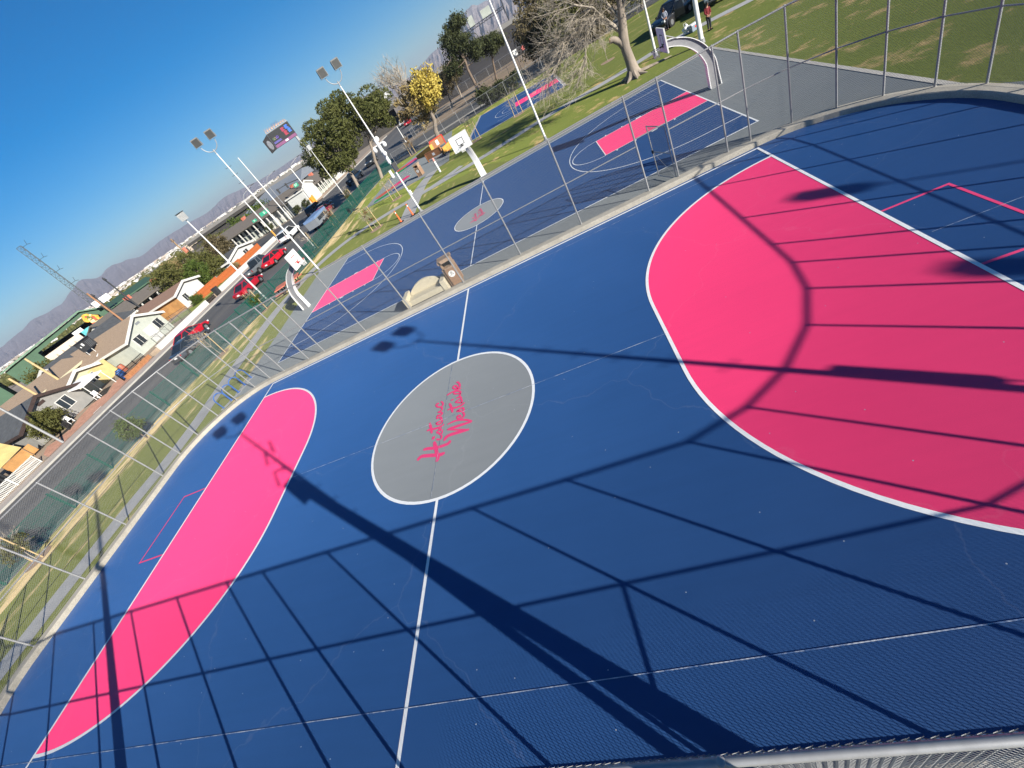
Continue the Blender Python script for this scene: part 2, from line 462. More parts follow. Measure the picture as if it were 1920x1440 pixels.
LOGO = [([(-0.963, -1.359), (-0.922, -1.284), (-0.825, -1.243), (-0.606, -1.3), (-0.325, -1.387), (-0.126, -1.443), (0.032, -1.434)], 0.1), ([(-0.455, -0.805), (-0.36, -1.05), (-0.283, -1.275), (-0.205, -1.508), (-0.221, -1.675)], 0.1), ([(-0.831, -0.979), (-0.657, -1.007), (-0.423, -1.078), (-0.223, -1.11), (0.006, -1.116), (0.123, -1.097), (0.177, -1.007)], 0.09), ([(-0.565, -0.63), (-0.514, -0.63), (-0.448, -0.65)], 0.1), ([(-0.38, -0.726), (-0.29, -0.786), (-0.203, -0.791), (-0.186, -0.716), (-0.237, -0.598), (-0.326, -0.505), (-0.425, -0.435)], 0.055), ([(-0.425, -0.435), (-0.331, -0.39), (-0.24, -0.407), (-0.199, -0.503), (-0.216, -0.572), (-0.326, -0.505)], 0.055), ([(-0.833, -0.192), (-0.696, -0.192), (-0.508, -0.236), (-0.352, -0.252), (-0.252, -0.237), (-0.179, -0.167)], 0.07), ([(-0.777, 0.132), (-0.703, -0.071), (-0.649, -0.241), (-0.597, -0.399)], 0.075), ([(-0.371, -0.294), (-0.266, -0.361), (-0.21, -0.441)], 0.05), ([(-0.513, 0.001), (-0.399, -0.108), (-0.298, -0.093), (-0.255, -0.016), (-0.31, 0.076), (-0.379, 0.017), (-0.469, 0.012), (-0.513, 0.001)], 0.05), ([(-0.343, 0.038), (-0.3, 0.079), (-0.325, 0.181), (-0.396, 0.22), (-0.501, 0.222), (-0.48, 0.343)], 0.05), ([(-0.065, -0.931), (0.028, -0.791), (0.293, -0.776), (0.821, -0.836)], 0.1), ([(0.822, -0.847), (0.477, -0.7), (-0.005, -0.5)], 0.05), ([(-0.005, -0.5), (0.261, -0.502), (0.901, -0.539)], 0.09), ([(0.9, -0.528), (0.636, -0.354), (0.28, -0.236), (-0.026, -0.263)], 0.06), ([(0.479, -0.169), (0.399, -0.059), (0.319, -0.067), (0.348, -0.161), (0.461, -0.233), (0.567, -0.186), (0.566, -0.054), (0.479, 0.076)], 0.055), ([(0.479, 0.076), (0.391, 0.139), (0.292, 0.186), (0.388, 0.232), (0.488, 0.247), (0.542, 0.137), (0.519, 0.058)], 0.055), ([(-0.117, 0.422), (0.018, 0.437), (0.232, 0.383), (0.423, 0.393), (0.542, 0.477)], 0.065), ([(-0.084, 0.731), (0.005, 0.545), (0.056, 0.396), (0.111, 0.209)], 0.07), ([(0.438, 0.496), (0.314, 0.579), (0.175, 0.663), (0.286, 0.721), (0.394, 0.684), (0.432, 0.562), (0.438, 0.496)], 0.05), ([(-0.033, 0.856), (0.021, 0.851), (0.075, 0.846)], 0.06), ([(0.167, 0.844), (0.284, 0.86), (0.377, 0.781), (0.393, 0.693)], 0.055), ([(0.377, 0.781), (0.307, 0.898), (0.338, 0.982)], 0.055), ([(0.338, 0.982), (0.311, 1.112), (0.194, 1.205), (0.071, 1.226), (0.052, 1.16), (0.127, 1.088), (0.238, 1.049), (0.338, 0.982)], 0.05), ([(-0.245, 1.199), (-0.161, 1.233), (-0.028, 1.259), (0.146, 1.282), (0.334, 1.278)], 0.06), ([(0.195, 1.325), (0.052, 1.39), (-0.029, 1.502), (0.018, 1.565), (0.106, 1.519), (0.166, 1.409), (0.195, 1.325)], 0.055), ([(0.195, 1.325), (0.262, 1.393), (0.243, 1.517), (0.157, 1.677), (0.085, 1.707)], 0.06), ([(-0.456, 0.185), (-0.497, 0.234), (-0.48, 0.341), (-0.355, 0.3), (-0.312, 0.365), (-0.39, 0.447), (-0.511, 0.504)], 0.055), ([(-0.511, 0.504), (-0.4, 0.515), (-0.344, 0.591), (-0.43, 0.72)], 0.055), ([(-0.526, 0.912), (-0.587, 0.958), (-0.636, 0.915), (-0.562, 0.79), (-0.43, 0.72), (-0.348, 0.761), (-0.365, 0.884), (-0.457, 1.002)], 0.055), ([(-0.475, 0.224), (-0.365, 0.19), (-0.319, 0.093)], 0.05)]
# ================================================================== SETTING
def st(o, kind='structure'):
    o['kind'] = kind
    return o

def sheet_obj(name, poly, z, m, loc=(0, 0, 0), kind='structure'):
    b = MB(); b.sheet([(x - loc[0], y - loc[1]) for x, y in poly], 0)
    return st(up(b.build(name, m, loc=(loc[0], loc[1], z))), kind)

def rrect(hx, hy, r, n=14):
    pts = []
    for cx, cy, a0 in ((hx - r, hy - r, 0), (-hx + r, hy - r, 90), (-hx + r, -hy + r, 180), (hx - r, -hy + r, 270)):
        for i in range(n + 1):
            a = R(a0 + 90 * i / n)
            pts.append((cx + r * cos(a), cy + r * sin(a)))
    return pts

def circ(c, r, a0=0, a1=360, n=72):
    return [(c[0] + r * cos(R(a0 + (a1 - a0) * i / n)), c[1] + r * sin(R(a0 + (a1 - a0) * i / n))) for i in range(n + 1)]

# ground to the horizon, a big disc
b = MB(); b.sheet([(9000 * cos(2 * pi * i / 96), 9000 * sin(2 * pi * i / 96)) for i in range(96)], 0)
M['plain'] = mat('desert_plain', (.30, .25, .20), .95, .2, .02, 0, dirt=(.22, .20, .17))
st(up(b.build('ground', M['plain'], loc=(0, 0, -.09))))

# park lawn and its dry strip
sheet_obj('lawn', [(-28.4, -30), (-27.4, 4.8), (-26.6, 13.2), (-25.0, 20.3), (-22.9, 27), (-21.5, 38), (-21.2, 52), (-20.2, 63.5), (-18.2, 66.6), (70, 66.6), (70, -30)], -.03, M['lawn'])
sheet_obj('lawn', [(-28.3, -29), (-27.3, 4.8), (-26.5, 13.2), (-24.9, 20.3), (-22.8, 27), (-21.4, 38), (-20.8, 42), (-14, 40), (-9, 34.5), (0, 31), (3, 26.9), (-16, 26.9), (-16.5, 8), (-16.5, -29)], -.026, M['lawn_dry'])
sheet_obj('lawn', [(-9, 36), (2, 36.5), (14, 38), (30, 40), (44, 50), (40, 64), (8, 64.5), (9.2, 45.5), (-3.4, 46.5), (-6, 45)], -.026, M['lawn_far'])

vg = [(-28.3, -29), (-27.3, 4.8), (-26.5, 13.2), (-24.9, 20.3), (-22.8, 27), (-21.4, 38), (-21.1, 52)]
sheet_obj('lawn', vg + [(x + w, y) for (x, y), w in zip(reversed(vg), (.8, 2.6, 1.4, 1.6, 2.2, 2.6, 2.6))], -.022, M['verge'])

# roads
rx, ry = -36.0, 70.0
sheet_obj('road', [(-43.6, -40), (-28.7, -40), (-28.6, 13), (-26.3, 24), (-23.4, 36), (-22.8, 62), (-21.5, 66), (-20, 67), (-20, 87), (-22.5, 90), (-24, 200), (-43.6, 200)], -.06, M['road'], (rx, ry, 0))
sheet_obj('road', [(-170, 69.5), (-43.5, 69.5), (-43.5, 85), (-170, 85)], -.056, M['road2'])
sheet_obj('road', [(-20.2, 67.0), (90, 67.0), (90, 73.2), (-20.2, 73.2)], -.056, M['road2'])
sheet_obj('road', [(-20.2, 75.2), (90, 75.2), (90, 86.2), (-20.2, 86.2)], -.056, M['road2'])
sheet_obj('sidewalk', [(-20.2, 73.2), (90, 73.2), (90, 75.2), (-20.2, 75.2)], -.05, M['conc'])
sheet_obj('sidewalk', [(-28.6, -40), (-28.2, -40), (-27.2, 4.8), (-26.4, 13.2), (-24.8, 20.3), (-22.7, 27), (-21.3, 38), (-21.0, 52), (-20.3, 63.5), (-21.9, 62), (-22.5, 36), (-25.4, 24), (-27.9, 13), (-28.5, 4)], -.04, M['conc'])
sheet_obj('ground', [(-22, 87), (90, 87), (90, 165), (-24, 165)], -.04, mat('bank_dirt', (.30, .22, .145), .95, .25, .25, .2, dirt=(.13, .14, .05), fine=12))
b = MB()
b.bb(-44.0, -43.6, -40, 66.5, -.1, .10); b.bb(-44.0, -43.6, 87, 150, -.1, .1)
st(b.build('kerb', M['kerbc']))
sheet_obj('sidewalk', [(-46.0, -40), (-44.0, -40), (-44.0, 66.4), (-46.0, 66.4)], .085, mat('street_pavement', (.46, .40, .35), .9, .14, .9, .2, dirt=(.38, .27, .2), fine=18))
sheet_obj('sidewalk', [(-47.3, 86), (-44.0, 86), (-44.0, 150), (-47.3, 150)], .06, mat('corner_pavement', (.44, .33, .24), .9, .14, .9, .2, fine=18))
# raised yards across the street
M['yard'] = mat('yard_soil', (.34, .26, .19), .95, .2, .35, .3, dirt=(.12, .13, .05), fine=16)
b = MB(); b.bb(-175, -46.4, 31.2, 46, -.2, .55); b.hexa([(-175, 46, -.3), (-46.4, 46, -.3), (-46.4, 66.4, -.3), (-175, 66.4, -.3), (-175, 46, .55), (-46.4, 46, .55), (-46.4, 66.4, .0), (-175, 66.4, .0)]); b.bb(-175, -49.3, -40, 31.2, -.2, .5)
b.add([(-46.0, -40, .09), (-49.3, -40, .5), (-49.3, 31.2, .5), (-46.0, 31.2, .09)], [(0, 1, 2, 3)])
st(b.build('ground', M['yard']))
b = MB(); b.add([(-51.0, 46, .558), (-46.5, 46, .558), (-46.5, 66, .02), (-51.0, 66, .02)], [(0, 1, 2, 3)]); b.add([(-54, 41.2, .556), (-46.5, 41.2, .556), (-46.5, 45.9, .556), (-54, 45.9, .556)], [(0, 1, 2, 3)]); st(b.build('lawn', M['lawn_far']))

# mountains at the edge of the valley
def mountains(name, prof, dist, foot, m, seed, rough=1.0):
    rnd = random.Random(seed)
    rows = [(foot, 0.0), (foot + (dist - foot) * .3, .12), (foot + (dist - foot) * .55, .36), (foot + (dist - foot) * .8, .72), (dist, 1.0), (dist * 1.12, .5), (dist * 1.3, 0)]
    az0, az1 = prof[0][0], prof[-1][0]
    n = int((az1 - az0) / .22)
    def el(a):
        for (a0, e0), (a1, e1) in zip(prof, prof[1:]):
            if a0 <= a <= a1:
                t = (a - a0) / (a1 - a0); t = t * t * (3 - 2 * t)
                return e0 + (e1 - e0) * t
        return prof[-1][1]
    ph = [(rnd.uniform(1, 9), rnd.uniform(0, 6.3), rnd.uniform(.3, 1)) for _ in range(9)]
    def nz(a, k): return sum(w * sin(f * a * 2.1 + p + k * f) for f, p, w in ph) / 5
    vs = []
    for k, (d, q) in enumerate(rows):
        for i in range(n + 1):
            a = az0 + (az1 - az0) * i / n
            h = 7.7 + math.tan(R(el(a))) * dist
            z = h * q
            if 0 < k < 5:
                z += nz(a, k * 1.7) * h * .10 * rough * (1 if k < 4 else .25)
            dd = d * (1 + .05 * nz(a + 3, k) * (k < 4))
            vs.append((6.2 + sin(R(a)) * dd, -9.4 + cos(R(a)) * dd, max(z, -2 if q == 0 else 1)))
    fs = []
    for k in range(len(rows) - 1):
        for i in range(n):
            o = k * (n + 1) + i
            fs.append((o, o + 1, o + n + 2, o + n + 1))
    mb = MB(); mb.add(vs, fs)
    return st(mb.build(name, m, smooth=False))

def rock_mat(name, a, b_, sc):
    m, t, bs = nt(name)
    v = coords(t, (1, 1, 2.2))
    f = noise(t, v, sc, 8, .7); g = noise(t, v, sc * 7, 6, .7)
    c = mix(t, .5, ramp(t, f, [(.35, a), (.65, b_)]), ramp(t, g, [(.35, mul(a, .75)), (.65, mul(b_, 1.2))]))
    t.links.new(c, bs.inputs['Base Color']); bs.inputs['Roughness'].default_value = .95; bs.inputs['Specular IOR Level'].default_value = .05
    bump(t, bs, g, .8, 60)
    return m
M['rock'] = rock_mat('purple_desert_rock', (.27, .23, .245), (.38, .325, .33), .0016)
M['rock2'] = rock_mat('pale_desert_rock', (.30, .255, .25), (.44, .38, .37), .003)
mountains('mountains', [(-78, .6), (-70, 1.0), (-64, .9), (-61, 1.0), (-58.9, 1.14), (-57, 1.3), (-55.8, 1.52), (-54.5, 1.35), (-53.35, 1.31), (-52, 1.7), (-50.8, 2.02), (-49.6, 1.42), (-48.25, 1.64), (-46.9, 1.37), (-45.6, .94), (-43, 1.1), (-40.3, 1.02), (-38, .85), (-35.7, 1.11), (-33.3, .84), (-31.5, .6), (-29.5, .5), (-26.7, .5), (-24, .75), (-21.5, .55), (-20, .6)], 7200, 3300, M['rock'], 3)
mountains('mountains', [(-23, .2), (-20, .75), (-18.2, 1.2), (-17.4, 1.5), (-16.5, 1.38), (-15.8, 1.42), (-14.6, 1.0), (-13.7, .8), (-12, .6), (-10, .9), (-8.6, 1.2), (-6.5, 1.3), (-5, 1.9), (-3.6, 2.45), (-2.9, 2.5), (-2.2, 2.2), (-.5, 2.0), (2, 2.3), (6, 1.9), (12, 2.4), (20, 1.6), (30, 1.2)], 6000, 2500, M['rock2'], 8, 1.5)

# ------------------------------------------------------------------ the rink
HX, HY, CR = 17.42, 8.72, 4.55
b = MB(); b.sheet(rrect(HX + .1, HY + .1, CR + .1), 0)
st(up(b.build('blue_court', M['blue'], loc=(0, 0, 0))))
inner, outer = rrect(HX, HY, CR, 16), rrect(HX + .40, HY + .40, CR + .40, 16)
n = len(inner); b = MB()
z0, z1 = -.1, .20
inn2 = rrect(HX + .03, HY + .03, CR + .03, 16)
vs = [(x, y, z0) for x, y in inner] + [(x, y, z1 - .02) for x, y in inner] + [(x, y, z1) for x, y in inn2] + [(x, y, z1) for x, y in outer] + [(x, y, z0) for x, y in outer]
fs = []
for k in range(4):
    for i in range(n):
        j = (i + 1) % n
        fs.append((k * n + i, k * n + j, (k + 1) * n + j, (k + 1) * n + i))
b.add(vs, fs)
st(b.build('kerb', M['conc']))

def D_area(sx):   # goal area on the side sx, radius 5.9 about the two goal posts
    g, r, h = 12.93, 5.9, 1.5
    top = [(g - r * sin(R(a)), h + r * cos(R(a))) for a in range(0, 91, 3)]
    bot = [(g - r * cos(R(a)), -h - r * sin(R(a))) for a in range(0, 91, 3)]
    return [(sx * x, y) for x, y in top + bot]
for sx in (1, -1):
    d = D_area(sx)
    mb = MB(); mb.sheet(d, 0); st(up(mb.build('goal_area', M['pink'], loc=(0, 0, .004))))
    mb = MB(); mb.ribbon(d, .09, 0); st(up(mb.build('goal_area_line', M['line'], loc=(0, 0, .008))))
    mb = MB(); mb.ribbon([(sx * 12.93, -8.56), (sx * 12.93, 8.56)], .09, 0); st(up(mb.build('goal_line', M['line'], loc=(0, 0, .0115))))
    mb = MB(); mb.ribbon([(sx * 12.98, 1.55), (sx * 14.42, 1.55), (sx * 14.42, -1.5), (sx * 12.98, -1.5)], .07, 0)
    st(up(mb.build('goal_box_line', M['letter'], loc=(0, 0, .006))))
for y in (8.56, -8.56):
    mb = MB(); mb.ribbon([(-12.97, y), (12.97, y)], .085, 0); st(up(mb.build('side_line', M['line'], loc=(0, 0, .005))))
mb = MB(); mb.disc((0, 0), 3.0, 0, 96); st(up(mb.build('centre_circle', M['grey_court'], loc=(0, 0, .004))))
mb = MB(); mb.ribbon(circ((0, 0), 3.0)[:-1], .09, 0, True); st(up(mb.build('centre_circle_line', M['line'], loc=(0, 0, .008))))
mb = MB(); mb.ribbon([(0, 3.04), (0, 8.52)], .085, 0); mb.ribbon([(0, -3.04), (0, -8.52)], .085, 0)
st(up(mb.build('halfway_line', M['line'], loc=(0, 0, .006))))
mb = MB()
for xa, xb, y in ((-7.0, 7.0, .06), (-16.3, 16.4, -7.52), (-13.3, 13.6, 8.02), (13.1, 16.9, .03)):
    mb.ribbon([(xa, y), (xb, y)], .014, 0)
mb.ribbon([(-.22, -2.9), (-.22, 2.9)], .010, .001)
st(up(mb.build('floor_joint', M['worn'], loc=(0, 0, .0135))))

# lettering painted on the centre circles
def smooth(pts, k=5):
    out = []
    P = [Vector(q) for q in pts]
    for i in range(len(P) - 1):
        p0 = P[max(i - 1, 0)]; p1 = P[i]; p2 = P[i + 1]; p3 = P[min(i + 2, len(P) - 1)]
        for j in range(k):
            t = j / k
            out.append(.5 * ((2 * p1) + (p2 - p0) * t + (2 * p0 - 5 * p1 + 4 * p2 - p3) * t * t + (3 * p1 - p0 - 3 * p2 + p3) * t ** 3))
    out.append(P[-1])
    return [(q.x, q.y) for q in out]
def lettering(sc, c):
    mb = MB()
    for i, (pts, w) in enumerate(LOGO):
        q = smooth(pts)
        nn = len(q)
        ws = [w * sc * 1.3 * (.55 + .45 * min(1, min(j, nn - 1 - j) / 3)) for j in range(nn)]
        mb.ribbon([(x * sc, y * sc) for x, y in q], ws, i * .0002)
    return st(up(mb.build('lettering', M['letter'], loc=(c[0], c[1], .010))))
lettering(1.0, (0, 0))

# ------------------------------------------------------------------ the basketball court beyond
sheet_obj('grey_pad', [(-16.75, 9.08), (17.65, 9.08), (17.65, 26.9), (-17.75, 26.9), (-17.0, 16)], -.004, M['pad'])
sheet_obj('grey_pad', [(17.65, 9.3), (17.65, 6.2), (19.5, 2.0), (17.3, 2.0), (14, 9.08)], -.006, M['pad'])
b = MB(); b.bb(-17.8, 17.7, 26.9, 27.1, -.1, .012); b.bb(17.65, 17.85, 5.5, 27.1, -.1, .012)
st(b.build('kerb', M['kerbc']))
BX, BY0, BY1, BC = 14.0, 11.06, 26.1, 18.58
sheet_obj('basketball_court', [(-BX, BY0), (BX, BY0), (BX, BY1), (-BX, BY1)], 0, M['blue_b'])
mb = MB(); mb.ribbon([(-BX, BY0), (BX, BY0), (BX, BY1), (-BX, BY1)], .07, 0, True)
mb.ribbon([(-.08, BY0 + .04), (-.08, BC - 1.84)], .06, 0); mb.ribbon([(-.08, BC + 1.84), (-.08, BY1 - .04)], .06, 0)
mb.ribbon(circ((-.08, BC), 1.83)[:-1], .06, .0005, True)
for sx in (1, -1):
    xl = sx * 8.35
    mb.ribbon(circ((xl, BC + .05), 1.78, 90, 90 + sx * 180, 40), .05, .001)
    r3 = 6.02; xb = sx * 12.42
    arc = circ((xb, BC), r3, 90, 90 + sx * 180, 60)
    mb.ribbon([(sx * (BX - .04), BC + r3)] + arc + [(sx * (BX - .04), BC - r3)], .05, .0015)
    mb.ribbon([(sx * (BX - .04), BC + 1.8), (xl, BC + 1.8), (xl, BC - 1.7), (sx * (BX - .04), BC - 1.7)], .05, .006)
    for dx in (1.8, 2.9, 3.95, 5.0):
        big = .32 if dx == 2.9 else .09
        for s_, yy in ((1, BC + 1.9), (-1, BC - 1.8)):
            mb.ribbon([(sx * (BX - dx) - big / 2, yy + s_ * .03), (sx * (BX - dx) + big / 2, yy + s_ * .03)], .16, .002)
st(up(mb.build('court_line', M['line'], loc=(0, 0, .006))))
for sx in (1, -1):
    sheet_obj('free_throw_lane', [(sx * (BX - .04), BC + 1.8), (sx * 8.35, BC + 1.8), (sx * 8.35, BC - 1.7), (sx * (BX - .04), BC - 1.7)], .004 + .005, M['pink'])
mb = MB(); mb.disc((-.08, BC), 1.8, 0, 72); st(up(mb.build('centre_circle', M['grey_court'], loc=(0, 0, .004))))
lettering(.60, (-.08, BC))

# the half court further off
fc = [(-3.2, 47.1), (8.9, 45.9), (8.7, 59.5), (-2.4, 62.3)]
sheet_obj('grey_pad', [(-3.6, 46.8), (9.2, 45.6), (9.0, 59.9), (-2.7, 62.7)], -.016, M['walk'])
sheet_obj('basketball_court', fc, -.008, M['blue_b'])
mb = MB()
mb.ribbon([(.6, 49.1), (8.6, 48.2)], .06, 0); mb.ribbon([(1.0, 58.6), (8.5, 57.2)], .06, 0)
mb.ribbon(circ((3.1, 53.3), 1.9, 90, 270, 30), .06, .001); mb.ribbon([(fc[1][0], fc[1][1]), (fc[2][0], fc[2][1])], .08, .001)
mb.ribbon(circ((4.0, 53.5), 3.8, 100, 260, 30), .06, .002)
st(up(mb.build('court_line', M['line'], loc=(0, 0, .0))))
sheet_obj('free_throw_lane', [(3.1, 51.6), (8.8, 50.9), (8.8, 54.2), (3.1, 54.9)], -.003, M['pink'])

# paths
def path(name, pts, w, z, m):
    mb = MB(); q = smooth(pts, 6); mb.ribbon(q, w, 0)
    return st(up(mb.build(name, m, loc=(0, 0, z))))
path('path', [(-19.6, -30), (-19.8, -2), (-19.3, 6.7), (-20.0, 13.5), (-20.6, 21), (-20.3, 25), (-19.6, 29), (-17.5, 32.3), (-14, 34.2), (-9.5, 34.6), (-5, 34.6), (0, 34.9), (6.4, 36.0), (12.7, 35.9), (17.5, 36.6), (21, 35.7), (24, 34.5), (30, 34)], 1.35, -.012, M['walk'])
path('path', [(-8.0, 27.3), (-8.3, 33), (-8.4, 38), (-7.6, 42.5)], 1.7, -.009, M['walk'])
path('path', [(-9.5, 34.5), (-6, 35.0), (-3.2, 36.5)], 1.2, -.0075, M['walk'])

# game pad with painted panels
sheet_obj('grey_pad', [(-18.2, 44.2), (-8.6, 42.3), (-5.5, 43.0), (-7.8, 66), (-13.2, 65.2), (-17.4, 59.0)], -.010, M['pad'])
def band(x0, y0, x1, y1, w, cols):
    d = Vector((x1 - x0, y1 - y0)); nrm = Vector((-d.y, d.x)).normalized() * w
    for i, cm in enumerate(cols):
        a = Vector((x0, y0)) + d * (i / len(cols)); c = Vector((x0, y0)) + d * ((i + 1) / len(cols))
        sheet_obj('game_panel', [tuple(a), tuple(c), tuple(c + nrm), tuple(a + nrm)], -.005, cm)
band(-16.9, 44.55, -11.9, 44.9, 1.25, (M['greenb'], M['navyb']))
band(-16.5, 45.85, -12.0, 48.4, 1.7, (M['redb'], M['pinkb']))
band(-16.2, 55.9, -12.7, 57.2, 1.5, (M['greenb'], M['navyb']))
band(-16.2, 57.6, -13.0, 59.2, 1.9, (M['redb'], M['pinkb']))
mb = MB()
mb.ribbon([(-16.95, 44.45), (-16.6, 46.8)], .07, 0); mb.ribbon([(-14.45, 44.5), (-14.2, 48.3)], .07, 0); mb.ribbon([(-11.75, 44.9), (-12.0, 49.5)], .07, 0)
for i in range(6):
    x = -16.0 + i * .78
    for j, yy in enumerate((49.6, 51.4, 53.2)):
        mb.ribbon([(x, yy), (x + .5, yy + .25), (x + .3, yy + .8), (x - .1, yy + .5)], .09, .001)
st(up(mb.build('game_line', mat('faded_game_paint', (.42, .52, .46), .7, .15, 3), loc=(0, 0, -.002))))

# brick forecourts and walkways of the grey house
ppl = [(-46.05, 15.6), (-46.05, 30.5), (-48.9, 29.6), (-49.2, 27.3), (-48.0, 25.2), (-48.9, 23.9), (-50.2, 23.4), (-50.2, 22.6), (-48.3, 21.2), (-47.7, 19.8), (-48.2, 18.2), (-49.5, 17.2)]
def slope_z(x): return .09 + (.41) * min(1, max(0, (-46.0 - x) / 3.3))
mb = MB(); mb.add([(x, y, slope_z(x) + .012) for x, y in ppl], [tuple(range(len(ppl)))])
st(mb.build('path', M['brick']))
def slab(name, poly, dz, m):
    mb = MB(); mb.add([(x, y, slope_z(x) + dz) for x, y in poly], [tuple(range(len(poly)))]); return st(mb.build(name, m))
slab('path', [(-46.1, 21.3), (-46.1, 22.4), (-50.6, 23.9), (-50.6, 22.9)], .02, M['white_wall'])
slab('driveway', [(-46.1, 15.4), (-46.1, 18.2), (-52, 17.0), (-52, 14.0)], .018, M['pavegrey'])
slab('driveway', [(-46.1, 25.4), (-46.1, 26.8), (-52, 28.6), (-52, 27.0)], .022, M['pavegrey'])
slab('driveway', [(-46.1, 30.2), (-46.1, 31.15), (-52, 31.15), (-52, 30.2)], .024, M['pavegrey'])
M['bed'] = mat('dark_garden_soil', (.035, .03, .026), .95, .3, 1.5, .3, fine=9)
slab('flower_bed', [(-50.2, 22.5), (-48.4, 21.1), (-47.85, 19.8), (-48.3, 18.4), (-49.9, 17.6), (-50.6, 18.5)], .03, M['bed'])
slab('flower_bed', [(-50.2, 23.6), (-48.9, 24.1), (-48.15, 25.2), (-49.1, 26.9), (-50.6, 27)], .03, M['bed'])
# far away town: a pale mass of roofs, sheds and trees that nobody could count
rnd = random.Random(21); mb = MB()
for i in range(3200):
    a = rnd.uniform(-66, -20); d = 420 * (9 ** rnd.random())
    x, y = 6.2 + sin(R(a)) * d, -9.4 + cos(R(a)) * d
    w = rnd.uniform(6, 20) * (d / 900) ** .4; h = rnd.uniform(2.2, 4.6) * (1 + (d > 1400) * rnd.random() * 1.0)
    mb.cur = rnd.choice((0, 0, 0, 1, 1, 2))
    mb.box((x, y, h / 2 - .1), (w, rnd.uniform(6, 16), h), rnd.uniform(0, 3))
M['town1'] = mat('pale_town_wall', (.62, .60, .56), .9, .15, .05); M['town2'] = mat('tan_town_wall', (.42, .35, .28), .9, .2, .05); M['town3'] = mat('town_roof_grey', (.20, .19, .185), .9, .2, .05)
st(mb.build('distant_town', [M['town1'], M['town2'], M['town3']], fix=False), 'stuff')
tag(bpy.data.objects['distant_town'], 'pale mass of distant town buildings below the mountains', 'town')
mb = MB()
for i in range(1300):
    a = rnd.uniform(-66, -22); d = 260 * (8 ** rnd.random())
    x, y = 6.2 + sin(R(a)) * d, -9.4 + cos(R(a)) * d
    s_ = rnd.uniform(1.6, 3.4)
    for k in range(5):
        mb.ball((x + rnd.uniform(-1, 1) * s_ * .7, y + rnd.uniform(-1, 1) * s_ * .7, s_ * rnd.uniform(.5, 1.2)), s_ * rnd.uniform(.35, .6), 6, 4)
st(mb.build('distant_trees', M['olive'], fix=False), 'stuff')
tag(bpy.data.objects['distant_trees'], 'scattered dark dots of far off trees across the town', 'trees')

# the desert air itself: far mountains fade into it
hz = MB(); hz.bb(-10000, 10000, -10000, 10000, -1.1, 300)
hm = bpy.data.materials.new('desert_air'); hm.use_nodes = True; ht = hm.node_tree
for n_ in list(ht.nodes):
    if n_.type == 'BSDF_PRINCIPLED': ht.nodes.remove(n_)
pv = ht.nodes.new('ShaderNodeVolumePrincipled'); pv.inputs['Color'].default_value = (.74, .84, 1.0, 1); pv.inputs['Density'].default_value = .00012; pv.inputs['Anisotropy'].default_value = .2
ht.links.new(pv.outputs[0], ht.nodes['Material Output'].inputs['Volume'])
st(hz.build('haze', hm), 'stuff')
tag(bpy.data.objects['haze'], 'thin pale desert haze in front of the far mountains', 'haze')
# ================================================================== FENCES
def chain(mb, a, b, z0, z1, pitch=.072, r=.0029, zslope=None):
    a, b = Vector(a), Vector(b)
    L = (b - a).length
    if L < .05: return
    d = (b - a) / L; nr = Vector((-d.y, d.x)) * .003
    h = z1 - z0
    def P(u, z, o): return (a.x + d.x * u + o * nr.x, a.y + d.y * u + o * nr.y, z)
    k = int((L + h) / pitch) + 1
    for i in range(k):
        u0 = -h + i * pitch
        s0, s1 = max(u0, 0), min(u0 + h, L)
        if s1 > s0:
            mb.wire(P(s0, z0 + s0 - u0, 1), P(s1, z0 + s1 - u0, 1), r)
            mb.wire(P(L - s0, z0 + s0 - u0, -1), P(L - s1, z0 + s1 - u0, -1), r)

def weave(mb, a, b, z0, z1, pitch=.072, r=.0021, amp=.0055):
    a, b = Vector(a), Vector(b); L = (b - a).length; d = (b - a) / L; nr = Vector((-d.y, d.x)); h = z1 - z0; q = pitch / 2
    k = int((L + h) / pitch) + 1
    for i in range(k):
        u0 = -h + i * pitch
        for sg in (1, -1):
            pts = []
            n_ = int(h / q)
            for j in range(n_ + 1):
                u = u0 + j * q
                if u < -1e-4 or u > L + 1e-4: 
                    continue
                o = amp * (1 if (j + (sg > 0)) % 2 else -1); uu_ = u if sg > 0 else L - u
                pts.append((a.x + d.x * uu_ + nr.x * o, a.y + d.y * uu_ + nr.y * o, z0 + j * q))
            for p_, q_ in zip(pts, pts[1:]): mb.wire(p_, q_, r)

